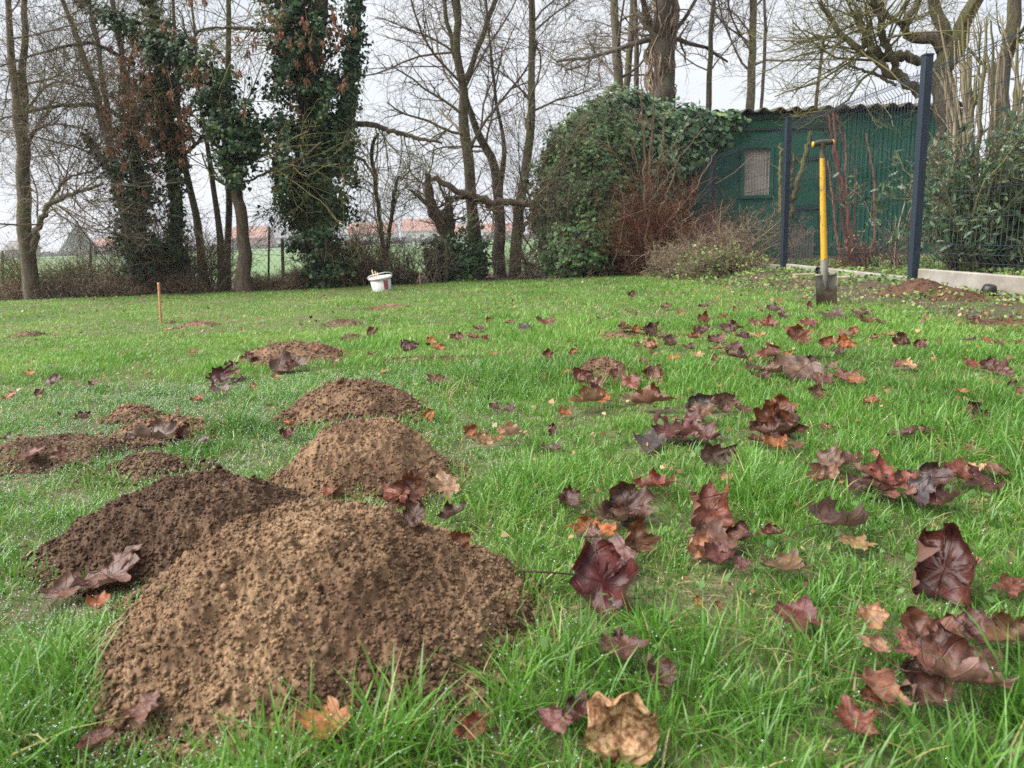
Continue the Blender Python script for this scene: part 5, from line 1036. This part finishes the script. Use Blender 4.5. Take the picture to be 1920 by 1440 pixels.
# russet bush and stems before the shed
shrub('dead_bush', 'russet brown dead bush with drooping stems in front of the ivy', 1222, 512, 9.9, 92, 205, 150, TWIG_R, k=(5, 4), ln=(.45, .25), lean=.45, curl=.10, wander=.17, base=.42, leaves=.08, lsize=.04, lmat=SEED, lk=1)
t = empty('tall_shoots', 'tall thin reddish shoots rising from the russet bush above the roof', 'shrub', root_down(1215, 505, 9.7)); mb = MB()
for q in ([(1216, 500, 4), (1212, 380, 4), (1208, 300, 3), (1203, 190, 2), (1200, 120, 1)], [(1222, 500, 4), (1220, 380, 3.5), (1222, 260, 3), (1226, 170, 1.5), (1228, 110, 1)], [(1214, 350, 3.5), (1180, 320, 2.5), (1140, 275, 2), (1085, 238, 1)], [(1226, 340, 2.5), (1250, 290, 2), (1285, 240, 1.2), (1310, 215, 1)], [(1224, 360, 2.5), (1240, 280, 2), (1246, 225, 1)], [(1212, 360, 2), (1190, 300, 1.6), (1172, 250, 1)], [(1230, 370, 2.5), (1270, 300, 2), (1320, 240, 1)], [(1240, 430, 2), (1285, 380, 1.8), (1345, 280, 1)], [(1150, 500, 2), (1170, 400, 2), (1160, 350, 1.5), (1145, 380, 1)], [(1235, 400, 2), (1262, 330, 1.6), (1268, 260, 1)]):
    p, r = poly(q, 9.7, wob=.8); tubes(mb, p, np.maximum(r * .70, .004), 5); A, B = grow(p[None], r[None], 6, .3, .98, .35, 45, .1, .12, n=5, rmin=.0022); tubes(mb, A, B, 3)
mb.build('stems', TWIG_SH, t)
TB = 'dry twiggy bushes in front of the mesh fence'
shrub('twiggy_bush', 'dry grey brown twiggy bush under the shed window', 1330, 512, 9.2, 80, 150, 40, TWIG_B, k=(4, 4), ln=(.40, .22), lean=.5, curl=.09, wander=.19, leaves=.22, lsize=.026, lmat=DRYL, group=TB, lk=2)
shrub('twiggy_bush', 'dry brown twiggy bush against the second fence post', 1415, 508, 8.7, 80, 140, 42, TWIG_B, k=(4, 4), ln=(.42, .22), lean=.55, curl=.09, wander=.19, leaves=.22, lsize=.026, lmat=DRYL, group=TB, lk=2)
shrub('twiggy_bush', 'low spreading twiggy bush with a green top at the bed edge', 1345, 522, 8.3, 85, 62, 120, TWIG_B, k=(5, 3), ln=(.24, .13), lean=.9, curl=.1, wander=.2, leaves=.5, lsize=.032, ltmpl=IVY, lmat=WEED, group=TB, lk=1, hvar=.6)
shrub('twiggy_bush', 'low brown twiggy bush at the right foot of the russet bush', 1285, 520, 8.9, 70, 70, 90, TWIG_P, k=(5, 4), ln=(.26, .15), lean=.8, curl=.1, wander=.2, leaves=.3, lsize=.028, lmat=DRYL, group=TB, lk=1)
def poles(name, label, Y, qs, mat, cat='shrub', kids=5, klen=.3, leaves=None):
    t = empty(name, label, cat, root_down(qs[0][0][0], qs[0][0][1], Y)); mb = MB()
    for q in qs:
        p, r = poly(q, Y + rng.uniform(-.15, .15), wob=.5); tubes(mb, p, r, 7, None, .1)
        if kids: A, B = grow(p[None], r[None], kids, .25, .98, klen, 45, .1, .12, n=5, rmin=.002, rr=.35); tubes(mb, A, B, 3)
    mb.build('stems', mat, t); return t
poles('red_stemmed_shrub', 'red stemmed bare shrub behind the spade beyond the fence', 8.2, [[(1590, 496, 3.75), (1582, 420, 3.75), (1572, 330, 3.00), (1560, 260, 2.62), (1552, 208, 1.88)], [(1600, 496, 3.75), (1592, 420, 3.38), (1577, 340, 3.00), (1566, 270, 2.62), (1562, 210, 1.88)], [(1578, 496, 2.25), (1566, 420, 2.25), (1560, 360, 2.25), (1552, 300, 1.50)], [(1604, 490, 2.62), (1597, 440, 2.25), (1590, 390, 1.88), (1585, 250, 1.12)], [(1632, 480, 2.25), (1640, 420, 2.25), (1638, 340, 1.88), (1624, 250, 1.12)], [(1600, 480, 1.88), (1603, 420, 1.50), (1602, 310, 1.12)], [(1570, 215, 1.88), (1575, 240, 1.88), (1590, 300, 1.50)]], TWIG_RED, kids=7)
poles('lopped_shrub', 'olive lopped stems leaning beside the second fence post', 8.9, [[(1478, 420, 6), (1490, 360, 5.5), (1504, 310, 5), (1520, 246, 4)], [(1476, 400, 4), (1482, 340, 4), (1490, 290, 3)], [(1463, 400, 3.5), (1463, 330, 3), (1464, 268, 2.5)], [(1482, 390, 3), (1500, 340, 2.5), (1512, 290, 2)]], TWIG_M, kids=3)
shrub('dead_bush', 'low tangle of dry brown stems beyond the fence left of the near post', 1640, 500, 7.6, 70, 60, 24, TWIG_R, k=(4, 3), ln=(.3, .18), leaves=.4, lsize=.04, lmat=DRYL)
shrub('laurel_shrub', 'glossy evergreen shrub sprig showing left of the near fence post', 1695, 505, 7.0, 45, 290, 5, TWIG_B, k=(5, 4), ln=(.45, .22), lean=.25, leaves=.8, lsize=.085, lmat=LAUR, rbase=.008, hvar=.5, lk=3)
shrub('laurel_shrub', 'dense dark evergreen shrub right of the near fence post', 1838, 510, 6.3, 85, 280, 38, TWIG_M, k=(7, 5), ln=(.40, .24), lean=.25, leaves=.85, lsize=.08, lmat=LAUR, rbase=.012, hvar=.6, lk=3)
shrub('laurel_shrub', 'broad dark evergreen shrub at the right picture edge beyond the fence', 1905, 515, 6.3, 110, 260, 40, TWIG_M, k=(7, 5), ln=(.40, .24), lean=.3, leaves=.8, lsize=.08, lmat=LAUR, rbase=.012, hvar=.6, lk=3)
qs = []
for k in range(30):
    a = rng.uniform(1770, 1935); b = a + rng.normal() * 24; qs.append([(a, 505, rng.uniform(1.6, 5.5)), ((a + b) / 2 + rng.normal() * 6, 350, rng.uniform(1.5, 4)), (b, rng.uniform(150, 240), rng.uniform(1.2, 3)), (b + rng.normal() * 14, rng.uniform(20, 130), 1)])
poles('bare_shrub', 'thicket of tall pale bare stems at the right beyond the mesh fence', 6.5, qs[:20], TWIG_P, kids=7, klen=.4)
poles('bare_shrub', 'mossy bare stems mixed among the pale ones beyond the mesh fence', 6.8, [[(a, b, r * 1.5) for a, b, r in q] for q in qs[20:]], TWIG_M, kids=6, klen=.4)

# ------------------------------------------------------------------ far wire fence, posts
wf = empty('wire_fence', 'rusty wire mesh fence on thin posts along the far lawn edge', 'fence', root_down(530, 540, 10.1)); GPOST = NT('green_post'); n = GPOST.noise(12, 4); GPOST.color(GPOST.ramp(n, [(.3, (.010, .070, .035)), (.7, (.02, .12, .06))])).set(Roughness=.6)
OPOST = NT('weathered_post'); n = OPOST.noise(14, 4); OPOST.color(OPOST.ramp(n, [(.3, (.055, .06, .04)), (.7, (.13, .14, .09))])).set(Roughness=.9); WIRE = NT('rusty_wire').set(Base_Color=(.055, .045, .038, 1), Roughness=.7).m
for (a, b0, b1, tx, r_, mt, lb_) in ((353, 547, 455, 350, .022, GPOST.m, 'bright green metal post'), (531, 540, 447, 529, .022, OPOST.m, None), (170, 552, 455, 169, .018, OPOST.m, None), (819, 532, 440, 817, .016, OPOST.m, None), (838, 532, 448, 836, .016, OPOST.m, None), (5, 556, 470, 4, .018, OPOST.m, None), (500, 520, 425, 505, .014, WIRE, None)):
    q = P(a, b0, 10.0); q[2] = float(Zg(q[0], q[1])) - .05; tp = P(tx, b1, 10.0); mb = MB(); tubes(mb, spline([q, tp], 6), np.full((1, 6), r_), 8, .5, cap=True); o = mb.build('post', mt, wf)
    if lb_: o['label'] = lb_
xa, xb = float(P(-60, 540, 10.1)[0]), float(P(1030, 520, 10.1)[0]); hh = .95; mb = MB(); sp_ = .075; xs_ = np.arange(xa, xb, sp_); z0 = float(Zg(-2, 10.1))
for s_ in (1, -1):
    V = np.stack([np.stack([xs_, np.full_like(xs_, 10.12), np.full_like(xs_, z0)], -1), np.stack([xs_ + s_ * hh * .8, np.full_like(xs_, 10.12), np.full_like(xs_, z0 + hh)], -1)], 1); tubes(mb, V, np.full(V.shape[:2], .0013), 3)
V = np.array([[(xa, 10.12, z0 + q), (xb, 10.12, z0 + q)] for q in (.05, .5, hh)]); tubes(mb, V, np.full((3, 2), .0022), 4); mb.build('wire_mesh', WIRE, wf)
q = root_down(446, 546, 9.4); mb = MB(); box(mb, q + [0, 0, .06], (.085, .085, .17), rotz(.3), .5, .012); tag(mb.build('stump_post', OPOST.m), 'short pale green grey stump post at the foot of the leaning ivy tree', 'post')

# ------------------------------------------------------------------ houses, hedge and conifer beyond the field
TILE = [NT('red_roof'), NT('grey_roof')]
for q, (a, b) in zip(TILE, (((.21, .100, .075), (.31, .16, .12)), ((.13, .12, .13), (.20, .18, .19)))): n = q.noise(1.2, 4); q.color(q.ramp(n, [(.3, a), (.7, b)])).set(Roughness=.9)
WALLM = [NT('render_wall'), NT('brick_wall')]
for q, (a, b) in zip(WALLM, (((.50, .48, .44), (.62, .60, .56)), ((.22, .09, .065), (.32, .14, .10)))): n = q.noise(.8, 4); q.color(q.ramp(n, [(.3, a), (.7, b)])).set(Roughness=.9)
GLASS = NT('window_glass').set(Base_Color=(.04, .045, .05, 1), Roughness=.2).m
HS = 'houses far beyond the field'
for (pa, pb, ptop, Yh, ri, wi, lab) in ((0, 44, 452, 230, 1, 1, 'grey roofed far house at the left edge beyond the field'), (165, 232, 446, 230, 0, 1, 'far brick house right of the dark conifer'), (425, 500, 425, 250, 0, 1, 'far red roofed house seen right of the bare lower ivy trunk'), (500, 560, 426, 260, 1, 0, 'far grey purple roofed house left of the massive ivy tree'), (650, 742, 418, 270, 0, 0, 'far red roofed house behind the spindly young tree'), (752, 830, 410, 255, 0, 0, 'far house with the tallest red roof in the centre gap'), (838, 900, 422, 275, 0, 1, 'far red roofed house between the broken and the forked trunks'), (902, 985, 418, 265, 0, 0, 'long red roofed far house behind the straight slim trunk'), (990, 1062, 408, 280, 1, 1, 'far grey roofed house beside the shed ivy')):
    xa, xb = float(P(pa, 440, Yh)[0]), float(P(pb, 440, Yh)[0]); zt_ = float(P((pa + pb) / 2, ptop, Yh)[2]); zg = -.4; he = zg + (zt_ - zg) * .48; dp = 8.0
    t = empty('house', lab, 'house', ((xa + xb) / 2, Yh, zg), HS); mb = MB(); box(mb, ((xa + xb) / 2, Yh + dp / 2, (zg + he) / 2), (xb - xa - .6, dp - .6, he - zg)); 
    for s_ in (xa + .3, xb - .3): mb.add(np.array([(s_, Yh + .3, he), (s_, Yh + dp - .3, he), (s_, Yh + dp / 2, zt_ - .1)]), np.array([(0, 1, 2)]))
    mb.build('wall', WALLM[wi].m, t, False); mb = MB(); v = []
    for dz_ in (0, .15): v += [(xa, Yh - .2, he - .1 + dz_), (xb, Yh - .2, he - .1 + dz_), (xb, Yh + dp / 2, zt_ + dz_), (xa, Yh + dp / 2, zt_ + dz_), (xb, Yh + dp + .2, he - .1 + dz_), (xa, Yh + dp + .2, he - .1 + dz_)]
    mb.add(np.array(v), np.array([(6, 7, 8, 9), (9, 8, 10, 11), (0, 3, 2, 1), (3, 5, 4, 2), (0, 1, 7, 6), (5, 11, 10, 4)])); rf = mb.build('roof', TILE[ri].m, t, False)
    cx_ = xa + (xb - xa) * rng.uniform(.2, .8); mb = MB(); box(mb, (cx_, Yh + dp / 2, zt_ + .3), (.7, .7, 1.4)); mb.build('chimney', WALLM[1].m, rf, False)
    for q in range(3):
        wx = xa + (xb - xa) * (.2 + .3 * q); mb = MB(); box(mb, (wx, Yh + .27, zg + (he - zg) * .55), (1.3, .1, 1.2)); mb.build('window', GLASS, t, False)
fh = MB(); m_ = 9000; xh = rng.uniform(-190, 60, m_); yh = 205 + rng.uniform(-1.5, 1.5, m_); top_ = 1.3 + 1.3 * np.clip(pn(xh * .12, 0, 3), -.3, 1) + .8 * pn(xh * .6, 1, 3); cards(fh, np.stack([xh, yh, -.4 + rng.rand(m_) * np.maximum(.4, top_)], -1), np.tile([0, -1, .4], (m_, 1)), rng.uniform(.35, .7, m_), IVY, None, .3)
HEDGE = mat_rnd('far_hedge_leaf', [(0, (.045, .045, .030)), (1, (.10, .09, .065))], .9)[0].m; tag(fh.build('field_hedge', HEDGE), 'grey brown hedge line at the far end of the field', 'hedge', kind='stuff')
t = empty('conifer', 'dark pointed conifer far off beyond the brush at the left', 'tree', (float(P(150, 470, 210)[0]), 210, -.4)); cz = float(P(150, 418, 210)[2]); m_ = 2600; q = rng.rand(m_) ** .6; a = rng.rand(m_) * 6.28; rad = 5.6 * q * (.8 + .3 * rng.rand(m_)) ** .7; c0 = np.array([float(P(150, 470, 210)[0]), 210.0, 0])
pos = np.stack([c0[0] + rad * np.cos(a), c0[1] + rad * np.sin(a), cz - q * (cz + .2) + .15 * rng.normal(size=m_)], -1); fb = MB(); cards(fb, pos, np.stack([np.cos(a), np.sin(a), 0 * a + .5], -1), rng.uniform(.5, 1.0, m_), LAUREL, None, .9); fb.build('crown', IVY_D, t); mb = MB(); tubes(mb, np.array([[c0[0], 210, -.5], [c0[0], 210, cz * .7]]), np.array([[.3, .1]]), 8); mb.build('trunk', BARK_D, t)

# ------------------------------------------------------------------ air
hz = MB(); box(hz, (0, 180, 6), (620, 440, 15.2)); hm = bpy.data.materials.new('haze_air'); hm.use_nodes = True; ht = hm.node_tree; ht.nodes.clear()
ho = ht.nodes.new('ShaderNodeOutputMaterial'); hv = ht.nodes.new('ShaderNodeVolumePrincipled'); hv.inputs['Density'].default_value = 0.0009; hv.inputs['Color'].default_value = (.93, .95, 1, 1); ht.links.new(hv.outputs[0], ho.inputs['Volume'])
haze = hz.build('haze', hm, None, False); tag(haze, 'thin damp air fading the far houses and field', None, kind='stuff')
